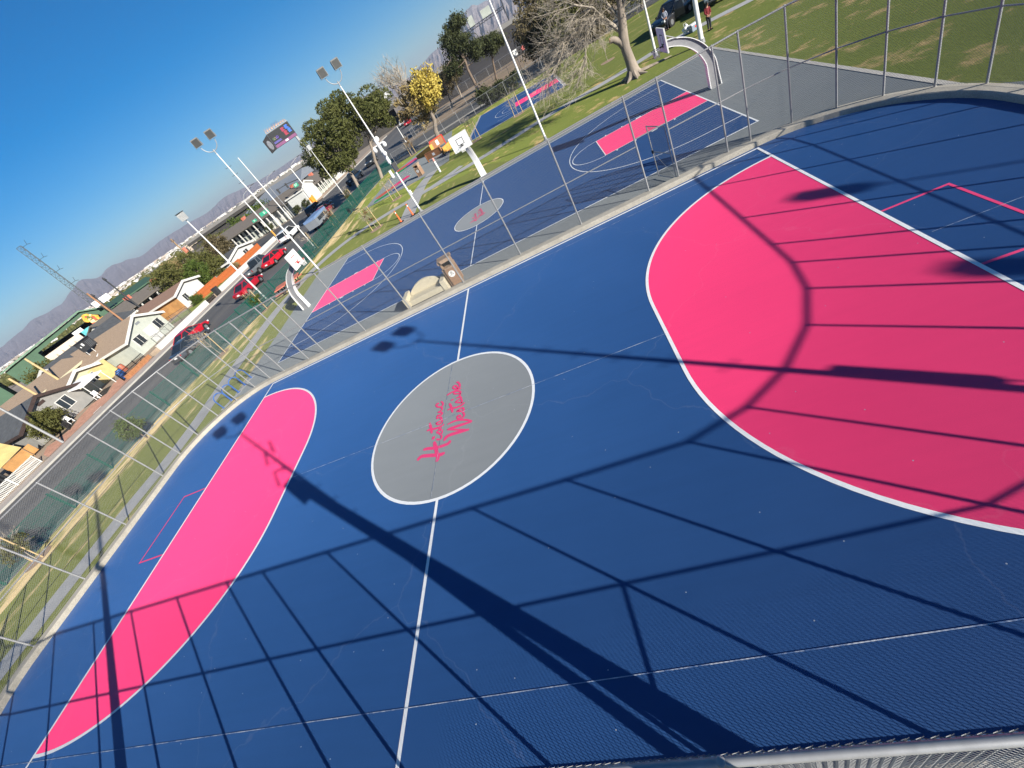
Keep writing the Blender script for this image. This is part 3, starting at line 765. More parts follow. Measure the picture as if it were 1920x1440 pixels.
def on_perim(x, y):   # push a point onto the rounded fence line
    hx, hy, r = 17.80, 9.04, 4.92
    cx = max(-(hx - r), min(hx - r, x)); cy = max(-(hy - r), min(hy - r, y))
    d = Vector((x - cx, y - cy))
    if d.length < 1e-6: return (x, hy if y > 0 else -hy)
    d = d.normalized() * r
    return (cx + d.x, cy + d.y)
RP = [(12.9, 9.04), (12.05, 9.04), (10.12, 9.04), (8.88, 9.04), (5.87, 9.04), (2.87, 9.04), (-.2, 9.04), (-3.35, 9.04), (-6.25, 9.04), (-9.12, 9.04), (-10.28, 9.04), (-12.13, 9.04),
      (-13.25, 9.0), (-14.33, 8.75), (-15.45, 8.2), (-16.31, 7.3), (-17.0, 6.2), (-17.45, 5.1), (-17.65, 3.75), (-17.8, 1.0), (-17.8, -1.5), (-17.8, -4.0), (-17.3, -5.6), (-16.5, -6.9), (-15.4, -7.95), (-14.0, -8.75), (-12.5, -9.04),
      (-10.16, -9.04), (-7.67, -9.04), (-5.45, -9.04), (-3.0, -9.04), (-.6, -9.04), (.97, -9.04), (3.55, -9.04), (5.75, -9.04), (8.34, -9.04), (10.87, -9.04), (13.66, -9.0), (14.92, -8.4), (15.9, -7.7), (16.75, -6.7), (17.4, -5.6), (17.75, -4.45), (17.8, -3.3), (17.8, -1.23), (17.8, 1.92), (17.7, 3.9),
      (17.52, 5.13), (17.05, 6.31), (16.22, 7.25), (15.31, 8.0), (14.24, 8.7)]
RP = [on_perim(*q) for q in RP]
RP = [(x, y + (.035 if y < -9 else 0)) for x, y in RP]
TOP = 3.86
fence = thing('chain_link_fence', 'tall silver chain link fence on the kerb round the blue and pink court', 'fence', (0, 0, 0))
mesh = MB(); rail = MB(); mrail = MB()
nP = len(RP)
post0 = MB(); post0.tube([(0, 0, 0), (0, 0, TOP - .2)], .034, 10); post0.ball((0, 0, TOP - .2), (.040, .040, .05), 10, 4)
pobj = post0.build('post', M['galv'], fence, True)
for i, (x, y) in enumerate(RP):
    o = pobj if i == 0 else pobj.copy()
    if i: COL.objects.link(o); o.parent = fence
    o.location = (x, y, .20)
for i in range(nP):
    a, c = RP[i], RP[(i + 1) % nP]
    mid = Vector((a[0] + c[0], a[1] + c[1])) / 2
    gate_bay = abs(a[0] - 10.12) < .02 and a[1] > 0
    nrm = Vector(on_perim(*mid)) - Vector((max(-12.88, min(12.88, mid.x)), max(-4.12, min(4.12, mid.y))))
    nrm.normalize()
    off = -nrm * .036
    A, Cc = Vector(a) + off, Vector(c) + off
    if gate_bay: chain(mesh, A, Cc, 2.32, TOP + .05)
    elif A.y < -8.5 and Cc.y < -8.5 and 3 < A.x < 11:
        chain(mesh, A, Cc, .24, 2.03, .072, .0036); weave(mesh, A, Cc, 2.03, TOP + .055)
    else: chain(mesh, A, Cc, .24, TOP + .05, .072, .0034 if A.y < -8.5 else .0021)
    rail.tube([(a[0], a[1], TOP), (c[0], c[1], TOP)], .031, 10)
    if gate_bay:
        lt = MB(); lt.tube([(a[0], a[1], 2.32), (c[0], c[1], 2.32)], .022, 8); lt.build('gate_lintel', M['galv'], fence, True)
    else: mrail.tube([(a[0], a[1], 2.05), (c[0], c[1], 2.05)], .022, 8)
    if not gate_bay: mrail.tube([(a[0], a[1], .26), (c[0], c[1], .26)], .004, 4)
rail.build('top_rail', M['galv'], fence, True)
brc = MB(); brc.tube([(8.3, -8.99, 2.05), (5.8, -8.99, .6)], .024, 8); brc.build('brace', M['galv'], fence, True)
mrail.build('middle_rail', M['galv'], fence, True)
mesh.build('wire_mesh', M['wire'], fence, fix=False)
# open gate leaf
g = MB(); ga, gb = Vector((10.04, 9.14)), Vector((9.62, 10.30))
for z in (.12, 1.15, 2.2): g.tube([(ga.x, ga.y, z), (gb.x, gb.y, z)], .02, 8)
for q in (ga, gb): g.tube([(q.x, q.y, .08), (q.x, q.y, 2.22)], .022, 8)
g.tube([(ga.x, ga.y, .15), (gb.x, gb.y, 1.15)], .008, 5)
gate = g.build('gate', M['galv'], fence, True)
gm = MB(); chain(gm, ga, gb, .12, 2.2); gm.build('gate_mesh', M['wire'], gate, fix=False)
gl = MB(); gl.box((gb.x, gb.y, 1.15), (.08, .10, .12)); gl.build('latch', M['dark'], gate)

# green ornamental fence along the street
GP = [(-28.0, -6), (-27.55, .3), (-27.3, 4.8), (-26.9, 7.6), (-26.75, 10.4), (-26.4, 13.2), (-25.7, 16.2), (-24.95, 20.3), (-23.8, 23.9), (-22.75, 26.9), (-22.1, 30.5), (-21.7, 34.2), (-21.4, 38), (-21.35, 42), (-21.25, 46), (-21.2, 50), (-21.1, 54), (-20.9, 58), (-20.3, 62), (-18.9, 65.6)]
gf = thing('metal_fence', 'long dark green metal picket fence between the park grass and the street', 'fence', (0, 0, 0))
pk = MB(); gr = MB()
GT = 1.5
for i in range(len(GP) - 1):
    a, c = Vector(GP[i]), Vector(GP[i + 1]); L = (c - a).length; d = (c - a) / L; ang = math.atan2(d.y, d.x)
    k = int(L / .075)
    for j in range(1, k):
        q = a + d * (L * j / k)
        pk.box((q.x, q.y, (GT + .04) / 2), (.022, .016, GT - .04), ang)
    for z in (.10, .55, 1.02, GT):
        gr.box(((a.x + c.x) / 2, (a.y + c.y) / 2, z), (L, .03 if z == GT else .012, .035 if z == GT else .02), ang)
pk.build('pickets', M['green_metal'], gf); gr.build('rail', M['green_metal'], gf)
pm = MB(); pm.box((0, 0, .80), (.075, .075, 1.6)); pm.box((0, 0, 1.61), (.09, .09, .025))
po = pm.build('post', M['green_metal'], gf)
for i, q in enumerate(GP):
    o = po if i == 0 else po.copy()
    if i: COL.objects.link(o); o.parent = gf
    o.location = (q[0], q[1], 0)
# closed double gate in it, by the left basketball goal
gp = MB(); a, c = Vector((-24.2, 22.6)), Vector((-22.9, 26.3)); off = Vector((.12, -.04))
d = (c - a).normalized(); ang = math.atan2(d.y, d.x)
for t0, t1 in ((0, .49), (.51, 1)):
    for z in (.12, .8, 1.62):
        q = a + (c - a) * ((t0 + t1) / 2) + off; gp.box((q.x, q.y, z), ((c - a).length * .49, .05, .06), ang)
    for t in (t0, t1):
        q = a + (c - a) * t + off; gp.box((q.x, q.y, .9), (.07, .07, 1.65), ang)
gp.build('gate', M['green_metal'], gf)

def mesh_fence(name, label, pts, h, m, rail_r=.022, step=3.0, pitch=.12, r=.003, mid=False):
    f = thing(name, label, 'fence', (pts[0][0], pts[0][1], 0))
    ox, oy = pts[0][:2]
    ms = MB(); rl = MB(); P = MB(); P.tube([(0, 0, 0), (0, 0, h)], .028, 8)
    p0 = P.build('post', m, f, True); first = True
    for i in range(len(pts) - 1):
        a, c = Vector(pts[i]) - Vector((ox, oy)), Vector(pts[i + 1]) - Vector((ox, oy))
        L = (c - a).length; k = max(1, int(round(L / step)))
        for j in range(k + (1 if i == len(pts) - 2 else 0)):
            q = a + (c - a) * (j / k)
            o = p0 if first else p0.copy()
            if not first: COL.objects.link(o); o.parent = f
            first = False
            o.location = (q.x, q.y, 0)
        chain(ms, a, c, .03, h + .02, pitch, r)
        rl.tube([(a.x, a.y, h), (c.x, c.y, h)], rail_r, 6)
        if mid: rl.tube([(a.x, a.y, h / 2), (c.x, c.y, h / 2)], rail_r, 6)
    rl.build('top_rail', m, f, True); ms.build('wire_mesh', M['wire'], f, fix=False)
    return f
mesh_fence('chain_link_fence', 'chain link fence at the park edge along the far cross street', [(-18.6, 66.2), (-9, 66.4), (2, 66.3), (14, 66.2), (40, 66.4)], 1.8, M['galv'])
mesh_fence('chain_link_fence', 'chain link fence on the dirt bank below the freeway wall', [(-18.5, 127), (-6.8, 122.4), (3.6, 119), (22, 116), (50, 114)], 1.9, M['galv'], .03, 3.4, .25, .005)
mesh_fence('chain_link_fence', 'chain link fence with white topped post at the far street corner', [(-19.8, 103), (-19.5, 87.5), (-10, 87.3), (12, 87.5)], 1.8, M['galv'], .03, 3.0, .2, .004)
mesh_fence('chain_link_fence', 'low chain link fence before the pale gabled house', [(-46.9, 33.4), (-46.9, 36.8), (-47.0, 40.8)], 1.05, M['dark'], .02, 1.7, .09, .004)
mesh_fence('chain_link_fence', 'dark chain link fence across the yard beside the ochre garage', [(-47.0, 41.0), (-50.5, 40.9), (-54.5, 40.8)], 1.2, M['dark'], .02, 2.4, .12, .004)
for o in [x for x in bpy.data.objects if x.get('label') in ('low chain link fence before the pale gabled house', 'dark chain link fence across the yard beside the ochre garage')]: o.location.z = .5

# ================================================================== LIGHT POLES
def flood_head(mb):
    pass
def light_pole(label, loc, h, heads=2, rz=0.0, steps=True, extra=None, group=None, r0=.082, base=True):
    t = thing('light_pole', label, 'light pole', (*loc, 0), rz, group)
    mb = MB(); mb.tube([(0, 0, 0), (0, 0, h * .5), (0, 0, h)], [r0, r0 * .78, r0 * .5], 12)
    mb.build('pole', M['whitepole'], t, True)
    if base:
        mb = MB(); mb.box((0, 0, .03), (.36, .36, .06)); mb.tube([(0, 0, .05), (0, 0, .30)], r0 * 1.35, 12)
        mb.build('base_plate', M['galv'], t)
    if steps:
        mb = MB()
        for i in range(8):
            z = h * .50 + i * h * .055
            mb.tube([(-.24, 0, z), (.24, 0, z)], .012, 5); mb.tube([(-.24, 0, z), (-.24, 0, z + .04)], .012, 5); mb.tube([(.24, 0, z), (.24, 0, z + .04)], .012, 5)
        mb.build('climbing_steps', M['dark'], t)
    if heads == 2:
        mb = MB()
        pts = [(.62 * cos(R(a)), 0, h + .62 + .62 * sin(R(a))) for a in range(180, 361, 15)]
        mb.tube(pts, .03, 8); mb.tube([(0, 0, h - .2), (0, 0, h + .12)], .05, 8)
        arm = mb.build('arm', M['galv'], t, True)
        for sx in (-1, 1):
            hd = MB()
            hd.profile([(-.24, .0), (.26, .10), (.30, .20), (.30, .62), (-.16, .74), (-.26, .66)], 'x', -.36, .36)
            for k in range(6): hd.box((0, .31, .24 + k * .065), (.66, .05, .015))
            ho = hd.build('floodlight', M['lampbody'], t); ho.location = (sx * .60, 0, h + .66); ho.scale = (.8,) * 3
            ln = MB(); ln.profile([(-.25, .03), (-.255, .03), (-.275, .64), (-.27, .64)], 'x', -.32, .32)
            ln.build('lens', M['lampglass'], ho)
            br = MB(); br.tube([(-.4, 0, .30), (-.4, 0, -.02), (.4, 0, -.02), (.4, 0, .30)], .018, 6); br.build('bracket', M['galv'], ho)
    elif heads == 1:
        hd = MB(); hd.profile([(-.22, .0), (.22, 0), (.30, .5), (.24, .62), (-.24, .62), (-.30, .5)], 'x', -.22, .22)
        ho = hd.build('floodlight', M['lamppale'], t); ho.location = (0, 0, h - .05)
        br = MB(); br.box((0, 0, .64), (.5, .66, .05)); br.build('visor', M['dark'], ho)
    return t
face = R(-12)
light_pole('tall white pole with twin floodlights at the top left corner of the basketball court', (-17.75, 27.1), 11.3, 2, R(28))
lpA = light_pole('white twin floodlight pole with cameras beside the orange delineators', (-6.4, 27.75), 10.2, 2, R(28))
mb = MB()
mb.tube([(0, 0, 4.3), (0, 0, 6.2)], .14, 10)
mb.tube([(-.5, 0, 5.75), (.5, 0, 5.75)], .04, 6); mb.tube([(0, -.4, 5.2), (0, .4, 5.2)], .04, 6)
mb.build('camera_mount', M['whitepole'], lpA, True)
for q in ((-.45, 0, 5.55), (.45, 0, 5.55), (0, -.4, 5.05), (.2, .2, 6.1)):
    mb = MB(); mb.ball((0, 0, 0), (.16, .16, .2), 10, 6); mb.build('camera_dome', M['white'], lpA, True, q)
mb = MB(); mb.box((.16, -.06, 3.9), (.34, .3, .62)); mb.build('equipment_box', M['dark'], lpA)
mb = MB(); mb.box((.10, -.05, 1.7), (.18, .16, .36)); mb.build('junction_box', M['white'], lpA)
light_pole('tall plain white light pole at the middle of the basketball court sideline', (5.45, 27.6), 13.5, 2, R(28), False)
lr = light_pole('thick white light pole on the lawn right of the arched goal', (18.0, 29.7), 12, 2, R(10), False, r0=.17)
light_pole('weathered pale pole behind the right backboard by the big tree', (15.85, 34.2), 5.4, 0, 0, False, r0=.11)
light_pole('white pole with a single lamp head left of the basketball court', (-24.45, 27.0), 8.9, 1, R(10), False, r0=.09)
light_pole('slender pole with bent mast standing by the green fence near the bare shrub', (-23.8, 38.8), 10.9, 0, 0, False, r0=.075)
light_pole('short white pole with round lamp before the pine trees', (-23.4, 53.2), 8.1, 1, R(30), False, r0=.07)
# poles outside the frame that throw the long shadows across the court
p1 = light_pole('light pole just behind the viewer, its shadow running past the centre circle', (6.66, -9.92), 10.55, 2, R(28), True, r0=.10)
mb = MB(); mb.tube([(-.55, -.35, 7.4), (-.35, -.2, 7.9), (-.05, 0, 7.7)], .05, 6); mb.tube([(.1, .2, 8.4), (.25, .5, 8.9)], .05, 6); mb.tube([(0, -.2, 8.8), (-.1, -.6, 8.5)], .05, 6)
mb.build('bracket', M['dark'], p1)  # made-up unseen tubes, only there for arm-like shapes in the shadow
lad = thing('leaning_ladder', 'ladder leaning on the pole behind the viewer, seen only as a wide shadow', 'ladder', (7.32, -9.72, 0))
mb = MB()
for o_ in (-.14, .14): mb.tube([(o_ * .6, o_ * .8, .02), (-1.32 + o_ * .6, -.05 + o_ * .8, 6.9)], .035, 6)
mb.build('side_rails', M['galv'], lad)
mb = MB()
for i in range(1, 25):
    t_ = i / 25; mb.box((-1.32 * t_, -.05 * t_, .02 + 6.88 * t_), (.05, .26, .34), R(-37))
mb.build('shadow_plates', M['galv'], lad)  # overlapping plates in place of rungs, added to make the ladder's shadow solid
mb = MB(); mb.box((-1.35, -.10, 6.55), (.36, .50, .8), R(-37));
mb.build('shadow_block', M['dark'], lad)  # unseen block added to cast the shadow of the viewer's body
p2 = light_pole('floodlight pole outside the right corner of the court, shadow over the pink area', (18.2, -9.55), 11.0, 2, R(28), True, r0=.10)
mb = MB(); mb.box((.06, .16, 4.15), (.2, .2, .95)); mb.tube([(.1, .30, .3), (.1, .30, 2.7), (.16, .34, 3.0), (.1, .26, 3.3), (.08, .2, 3.7)], .022, 6); mb.ball((.12, .30, 3.05), (.06, .08, .2), 8, 5); mb.build('equipment_box', M['dark'], p2)
light_pole('floodlight pole behind the left end of the near fence, shadow over the left goal area', (-5.85, -9.75), 11.0, 2, R(28), True, r0=.15)
light_pole('floodlight pole beyond the right of the view', (33.4, -12.0), 10.75, 1, R(28), False)
light_pole('floodlight pole far beyond the right of the view', (33.9, -17.3), 10.75, 1, R(28), False)

# ================================================================== BASKETBALL GOALS
def goal(label, loc, rz, glass_col, rim_m, tall=0.0):
    t = thing('basketball_goal', label, 'basketball goal', loc, rz)
    # centre line of the arched beam in local x (towards the court) and z
    ctrl = [(0, 0), (.03, .7), (-.02 + .10, 1.35), (.42, 2.05), (.95, 2.60), (1.55, 2.92), (2.05, 3.06)]
    cl = smooth(ctrl, 5)
    nn = len(cl)
    dep = [.60 - .30 * i / (nn - 1) for i in range(nn)]
    def offs(sgn):
        out = []
        for i in range(nn):
            a = Vector(cl[max(0, i - 1)]); c = Vector(cl[min(nn - 1, i + 1)]); d = (c - a).normalized()
            out.append(Vector(cl[i]) + Vector((-d.y, d.x)) * sgn * dep[i] / 2)
        return out
    for nm, sgn, w in (('outer_flange', 1, .44), ('inner_flange', -1, .40)):
        o = offs(sgn); q = offs(sgn * .86); mb = MB()
        vs = []; fs = []
        for i in range(nn):
            ww = w / 2 * (1 - .35 * i / (nn - 1))
            vs += [(o[i].x, -ww, o[i].y), (o[i].x, ww, o[i].y), (q[i].x, ww, q[i].y), (q[i].x, -ww, q[i].y)]
        for i in range(nn - 1):
            for k in range(4):
                a = i * 4 + k; c = i * 4 + (k + 1) % 4
                fs.append((a, c, c + 4, a + 4))
        fs += [(3, 2, 1, 0), tuple((nn - 1) * 4 + k for k in range(4))]
        mb.add(vs, fs); mb.build(nm, M['white'], t, True)
    o = offs(.85); q = offs(-.85); mb = MB(); vs = []; fs = []
    for i in range(nn):
        vs += [(o[i].x, -.09, o[i].y), (o[i].x, .09, o[i].y), (q[i].x, .09, q[i].y), (q[i].x, -.09, q[i].y)]
    for i in range(nn - 1):
        for k in (0, 1, 2, 3):
            a = i * 4 + k; c = i * 4 + (k + 1) % 4
            fs.append((a, c, c + 4, a + 4))
    mb.add(vs, fs); mb.build('web', mat('web_grey', (.24, .24, .25), .6), t)
    # board
    bx = 2.08
    mb = MB(); mb.bb(bx, bx + .05, -.71, .71, 2.76, 3.80); bd = mb.build('backboard', M['white'], t)
    mb = MB()
    for y0, y1, za, zb in ((-.27, .27, 3.50, 3.54), (-.27, .27, 3.09, 3.13), (-.27, -.23, 3.13, 3.50), (.23, .27, 3.13, 3.50)): mb.bb(bx + .05, bx + .056, y0, y1, za, zb)
    mb.build('target_square', rim_m if glass_col else M['dark'], bd)
    mb = MB()
    for y0, y1, za, zb in ((-.735, .735, 3.80, 3.825), (-.735, .735, 2.735, 2.76), (-.735, -.71, 2.76, 3.80), (.71, .735, 2.76, 3.80)): mb.bb(bx - .01, bx + .06, y0, y1, za, zb)
    mb.build('board_edge', M['trimw'], bd)
    mb = MB()
    for sy in (-1, 1): mb.tube([(1.35, sy * .08, 2.98), (bx, sy * .45, 3.5)], .022, 6)
    mb.build('strut', M['galv'], t)
    mb = MB(); cx = bx + .05 + .15 + .23
    mb.tube([(cx + .228 * cos(R(a)), .228 * sin(R(a)), 3.05) for a in range(0, 361, 15)], .014, 6, False)
    mb.box((bx + .12, 0, 3.03), (.16, .14, .05)); mb.box((bx + .065, 0, 3.03), (.02, .16, .14))
    rim = mb.build('rim', rim_m, t)
    mb = MB()
    for k in range(12):
        a0 = R(30 * k); 
        for s_ in (1, -1):
            a1 = a0 + s_ * R(30); mb.wire((cx + .22 * cos(a0), .22 * sin(a0), 3.04), (cx + .13 * cos(a1), .13 * sin(a1), 2.66), .006)
    mb.build('net', M['white'], rim, fix=False)
    mb = MB(); mb.box((0, 0, .015), (.6, .5, .03)); mb.build('base_plate', M['galv'], t)
    return t
goal('white arched basketball goal with grey web at the right end of the court', (14.95, 18.58, 0), R(180), False, M['dark'])
goal('white arched basketball goal with red rim at the left end of the court', (-15.25, 18.6, 0), 0, True, M['red'])
g3 = goal('white arched basketball goal on the grass behind the halfway line', (-.10, 27.42, 0), R(-91), False, M['dark'])

# ================================================================== PARK FURNITURE
def trash_can(label, loc, rz=0, s=1.0):
    t = thing('trash_can', label, 'trash can', (*loc, 0), rz)
    mb = MB(); mb.box((0, 0, .46), (.60, .60, .90), taper=1.03); mb.build('body', M['brownbin'], t)
    for sx in (-1, 1):
        for sy in (-1, 1): mb = MB(); mb.box((sx * .305, sy * .305, .47), (.05, .05, .94)); mb.build('corner_post', M['brownbin_lid'], t)
    mb = MB(); mb.box((0, 0, .95), (.68, .68, .07))
    mb.box((0, .2, 1.14), (.62, .1, .32)); mb.box((-.28, 0, 1.14), (.08, .5, .32)); mb.box((.28, 0, 1.14), (.08, .5, .32))
    mb.profile([(-.36, 1.28), (.36, 1.28), (.30, 1.42), (-.30, 1.42)], 'x', -.36, .36)
    mb.build('hooded_lid', M['brownbin_lid'], t)
    mb = MB(); mb.bb(-.22, .22, .0, .14, 1.0, 1.26); mb.build('opening', M['black'], t)
    mb = MB(); k = 28
    mb.add([(.17 * cos(2 * pi * i / k), -.318, .62 + .17 * sin(2 * pi * i / k)) for i in range(k)], [tuple(range(k))])
    em = mb.build('round_badge', M['white'], t, fix=False)
    mb = MB()
    for pts in ([(-.10, .58), (-.05, .57), (0, .60), (.06, .58), (.11, .59)], [(.02, .74), (-.06, .70), (-.02, .64), (.05, .66), (.05, .71), (.0, .70)]):
        for (x0, zz0), (x1, zz1) in zip(pts, pts[1:]): mb.tube([(x0, -.321, zz0), (x1, -.321, zz1)], .010, 4)
    mb.build('badge_mark', M['dark'], em)
    return t
trash_can('square brown trash can with round white badge just behind the court fence', (-.72, 9.95), R(8))
t2 = trash_can('square tan trash can beside the painted game pad', (-9.5, 44.3), R(-18)); t2.scale = (1.0, 1.0, .95)

bn = thing('concrete_bench', 'cream concrete bench with curved back beside the trash can', 'bench', (-2.35, 9.75, 0), R(0))
mb = MB(); mb.profile([(-1.15, 0), (1.15, 0), (1.15, .42), (-1.15, .42)], 'y', -.42, .36); mb.build('seat', M['benchc'], bn)
mb = MB()
prof = [(-.95, .40)] + [(-.95 + 1.9 * i / 14, .52 + .40 * sin(pi * i / 14) ** .8) for i in range(15)] + [(.95, .40)]
mb.profile(prof, 'y', .22, .38); mb.build('backrest', M['benchc'], bn, True)
for sx in (-1, 1):
    mb = MB(); mb.bb(sx * 1.24, sx * 1.0, -.46, .42, 0, .66); mb.build('arm', M['benchc'], bn)
mb = MB(); mb.bb(-1.0, 1.0, -.47, -.445, .12, .16); mb.build('groove', M['dark'], bn)

br_ = None
def bike_rack(label, loc, rz):
    t = thing('bike_rack', label, 'bike rack', (*loc, 0), rz, 'blue hoop bike racks by the fence')
    mb = MB()
    pts = [(-.30, 0, 0), (-.30, 0, .55)] + [(.30 * cos(R(a)), 0, .58 + .30 * sin(R(a))) for a in range(170, 9, -20)] + [(.30, 0, .55), (.30, 0, 0)]
    mb.tube(pts, .032, 10); mb.build('hoop', M['bluesteel'], t, True)
    mb = MB()
    for sx in (-1, 1): mb.tube([(sx * .30, 0, 0), (sx * .30, 0, .015)], .08, 12)
    mb.build('foot_plate', M['bluesteel'], t)
    mb = MB(); mb.box((0, 0, .004), (.95, .32, .008)); mb.build('concrete_pad', M['walk'], t)
    return t
r0 = bike_rack('blue hoop bike rack nearest the left bottom of its row of four', (-16.85, 8.75), R(62))
for q, l in (((-16.6, 9.35), 'blue hoop bike rack second from the bottom left of its row'), ((-16.45, 9.95), 'blue hoop bike rack third from the bottom left of its row'), ((-16.35, 10.6), 'blue hoop bike rack farthest up its row of four')):
    dup(r0, l, (*q, 0), R(62))

def delineator(label, loc, tilt=0):
    t = thing('traffic_delineator', label, 'traffic post', (*loc, 0), 0)
    mb = MB(); mb.box((0, 0, .04), (.42, .42, .08)); mb.build('base', M['rubber'], t)
    mb = MB(); mb.tube([(0, 0, .06), (0, 0, .15), (0, 0, 1.02), (0, 0, 1.1)], [.12, .075, .045, .035], 12); mb.build('post', M['orange'], t, True)
    mb = MB()
    for z in (.62, .86): mb.tube([(0, 0, z), (0, 0, z + .10)], [.0625 - z * .011, .061 - z * .011], 12, False)
    mb.build('reflective_band', M['white'], t, True)
    return t
delineator('orange and white delineator post left of the twin lamp pole', (-8.5, 27.8))
delineator('orange and white delineator post nearest the twin lamp pole', (-7.25, 27.85))

t = thing('bollard', 'white post with pink top standing beside the game pad path', 'post', (-6.15, 39.55, 0))
mb = MB(); mb.tube([(0, 0, 0), (0, 0, 1.15)], .11, 12); mb.build('post', M['whitepole'], t, True)
mb = MB(); mb.tube([(0, 0, 1.15), (0, 0, 1.46), (0, 0, 1.52)], [.112, .112, .05], 12); mb.build('cap', mat('faded_pink_cap', (.62, .30, .26), .7), t, True)
t = thing('utility_box', 'small white marker post beside the coloured game panels', 'post', (-16.3, 54.9, 0)); mb = MB(); mb.box((0, 0, .5), (.3, .25, 1.0)); mb.build('body', M['white'], t); mb = MB(); mb.box((0, 0, 1.02), (.34, .29, .05)); mb.build('cap', M['trimw'], t)

# wooden play panels on the pad
def play_panel(label, loc, rz, L, h, mm, trim, legs=True, lean=0.0):
    t = thing('playground_board', label, 'play panel', (*loc, 0), rz)
    mb = MB(); mb.hexa([(-L / 2, -.05, .25), (L / 2, -.05, .25), (L / 2, .05, .25), (-L / 2, .05, .25), (-L / 2, -.05 + lean, h), (L / 2, -.05 + lean, h * 1.0), (L / 2, .05 + lean, h), (-L / 2, .05 + lean, h)])
    pn = mb.build('board', mm, t)
    mb = MB(); mb.bb(-L / 2, L / 2, -.07 + lean, .07 + lean, h, h + .09); mb.build('trim', trim, t)
    for sx in (-1, 1):
        mb = MB(); mb.bb(sx * L / 2 - .06, sx * L / 2 + .06, -.09, .09, 0, h); mb.build('leg', trim, t)
    mb = MB(); mb.bb(-.2, .2, -.062, -.054, .45, h - .2); mb.build('notice', M['white'], pn)
    return t
play_panel('tall brown play panel with red edge on the game pad', (-8.6, 56.0), R(15), 2.0, 1.25, M['brownboard'], M['red'])
play_panel('low brown play panel with white notice on the game pad', (-8.2, 49.35), R(-26), 2.7, .95, M['brownboard'], M['brownboard'])
t = thing('play_ramp', 'bright yellow orange slanted play ramp beside the pink panel', 'play ramp', (-11.1, 57.0, 0), R(-43))
mb = MB(); mb.profile([(-2.2, .02), (2.2, .02), (2.2, 1.0), (-2.2, .45)], 'y', -.25, .25)
mb.build('ramp', M['orangeboard'], t)
mb = MB()
for k in range(6): mb.bb(-2.0 + k * .75, -1.94 + k * .75, -.27, -.25, .05, .42)
mb.build('edge', M['brownboard'], t)
t = thing('play_ramp', 'orange play ramp half hidden by the middle backboard', 'play ramp', (-6.0, 48.1, 0), R(48))
mb = MB(); mb.profile([(-.8, .25), (.8, .25), (.8, 1.0), (-.8, .9)], 'y', -.12, .12); mb.build('ramp', M['orangeboard'], t)
mb = MB(); mb.bb(-.1, .1, -.10, .10, 0, .25); mb.build('edge', M['brownboard'], t)
# picnic table behind the left goal
t = thing('picnic_table', 'salmon red picnic table split by a dark gap behind the left backboard', 'table', (-20.9, 26.4, 0), R(20))
mb = MB(); mb.bb(-1.25, -.12, -.75, .75, .70, .78); mb.bb(.12, 1.25, -.75, .75, .70, .78); mb.build('tabletop', M['salmon'], t)
mb = MB(); mb.bb(-1.3, 1.3, -1.25, -.9, .42, .48); mb.build('seat', M['salmon'], t); mb = MB(); mb.bb(-1.3, 1.3, .9, 1.25, .42, .48); mb.build('seat', M['salmon'], t)
for sx in (-1, 1):
    mb = MB(); mb.tube([(sx * .8, -1.05, .44), (sx * .8, -.3, .0), (sx * .8, .3, 0), (sx * .8, 1.05, .44)], .05, 6); mb.tube([(sx * .8, 0, 0), (sx * .8, 0, .7)], .06, 8); mb.build('frame', M['dark'], t)
# signs and things on the right lawn
t = thing('cooler', 'grey blue ice cooler with white lid standing on the lawn', 'cooler', (19.36, 35.5, 0), R(25))
mb = MB(); mb.box((0, 0, .22), (.72, .42, .44), taper=1.05); mb.build('tub', mat('cooler_blue_grey', (.22, .27, .33), .5), t)
mb = MB(); mb.box((0, 0, .47), (.78, .47, .07)); mb.build('lid', M['white'], t)
mb = MB(); mb.box((0, -.225, .26), (.16, .01, .12)); mb.build('badge', M['red'], t)
for sx in (-1, 1):
    mb = MB(); mb.tube([(sx * .38, -.1, .34), (sx * .44, -.1, .30), (sx * .44, .1, .30), (sx * .38, .1, .34)], .012, 5); mb.build('handle', M['white'], t)
t = thing('bag', 'crumpled white bag slumped against the cooler', 'bag', (18.8, 35.75, 0), R(15))
mb = MB()
rr = random.Random(3)
for k in range(7): mb.ball((rr.uniform(-.12, .12), rr.uniform(-.1, .1), .14 + k * .07), (.2 - .012 * k, .16, .14), 8, 5)
mb.build('sack', M['white'], t, True)
mb = MB(); mb.tube([(-.1, 0, .6), (-.12, 0, .78), (.1, 0, .78), (.1, 0, .6)], .015, 5); mb.build('handle', M['white'], t)
# ================================================================== VEHICLES
CP = {}
def cpaint(nm, c):
    if nm not in CP: CP[nm] = paint('car_paint_' + nm, c)
    return CP[nm]
M['tail'] = mat('tail_lamp_red', (.42, .01, .012), .25, .05, 5)
M['headl'] = mat('headlamp_clear', (.75, .77, .78), .15, .05, 5)

def loft_x(mb, st_):   # st_: list of (x, list of (y, z)) half rings, mirrored
    rings = []
    for x, half in st_:
        ring = [(x, -y, z) for y, z in half] + [(x, y, z) for y, z in reversed(half)]
        rings.append(ring)
    n = len(rings[0]); vs = [v for r_ in rings for v in r_]; fs = []
    for i in range(len(rings) - 1):
        for k in range(n):
            a, c = i * n + k, i * n + (k + 1) % n
            fs.append((a, c, c + n, a + n))
    fs += [tuple(range(n - 1, -1, -1)), tuple((len(rings) - 1) * n + k for k in range(n))]
    mb.add(vs, fs)

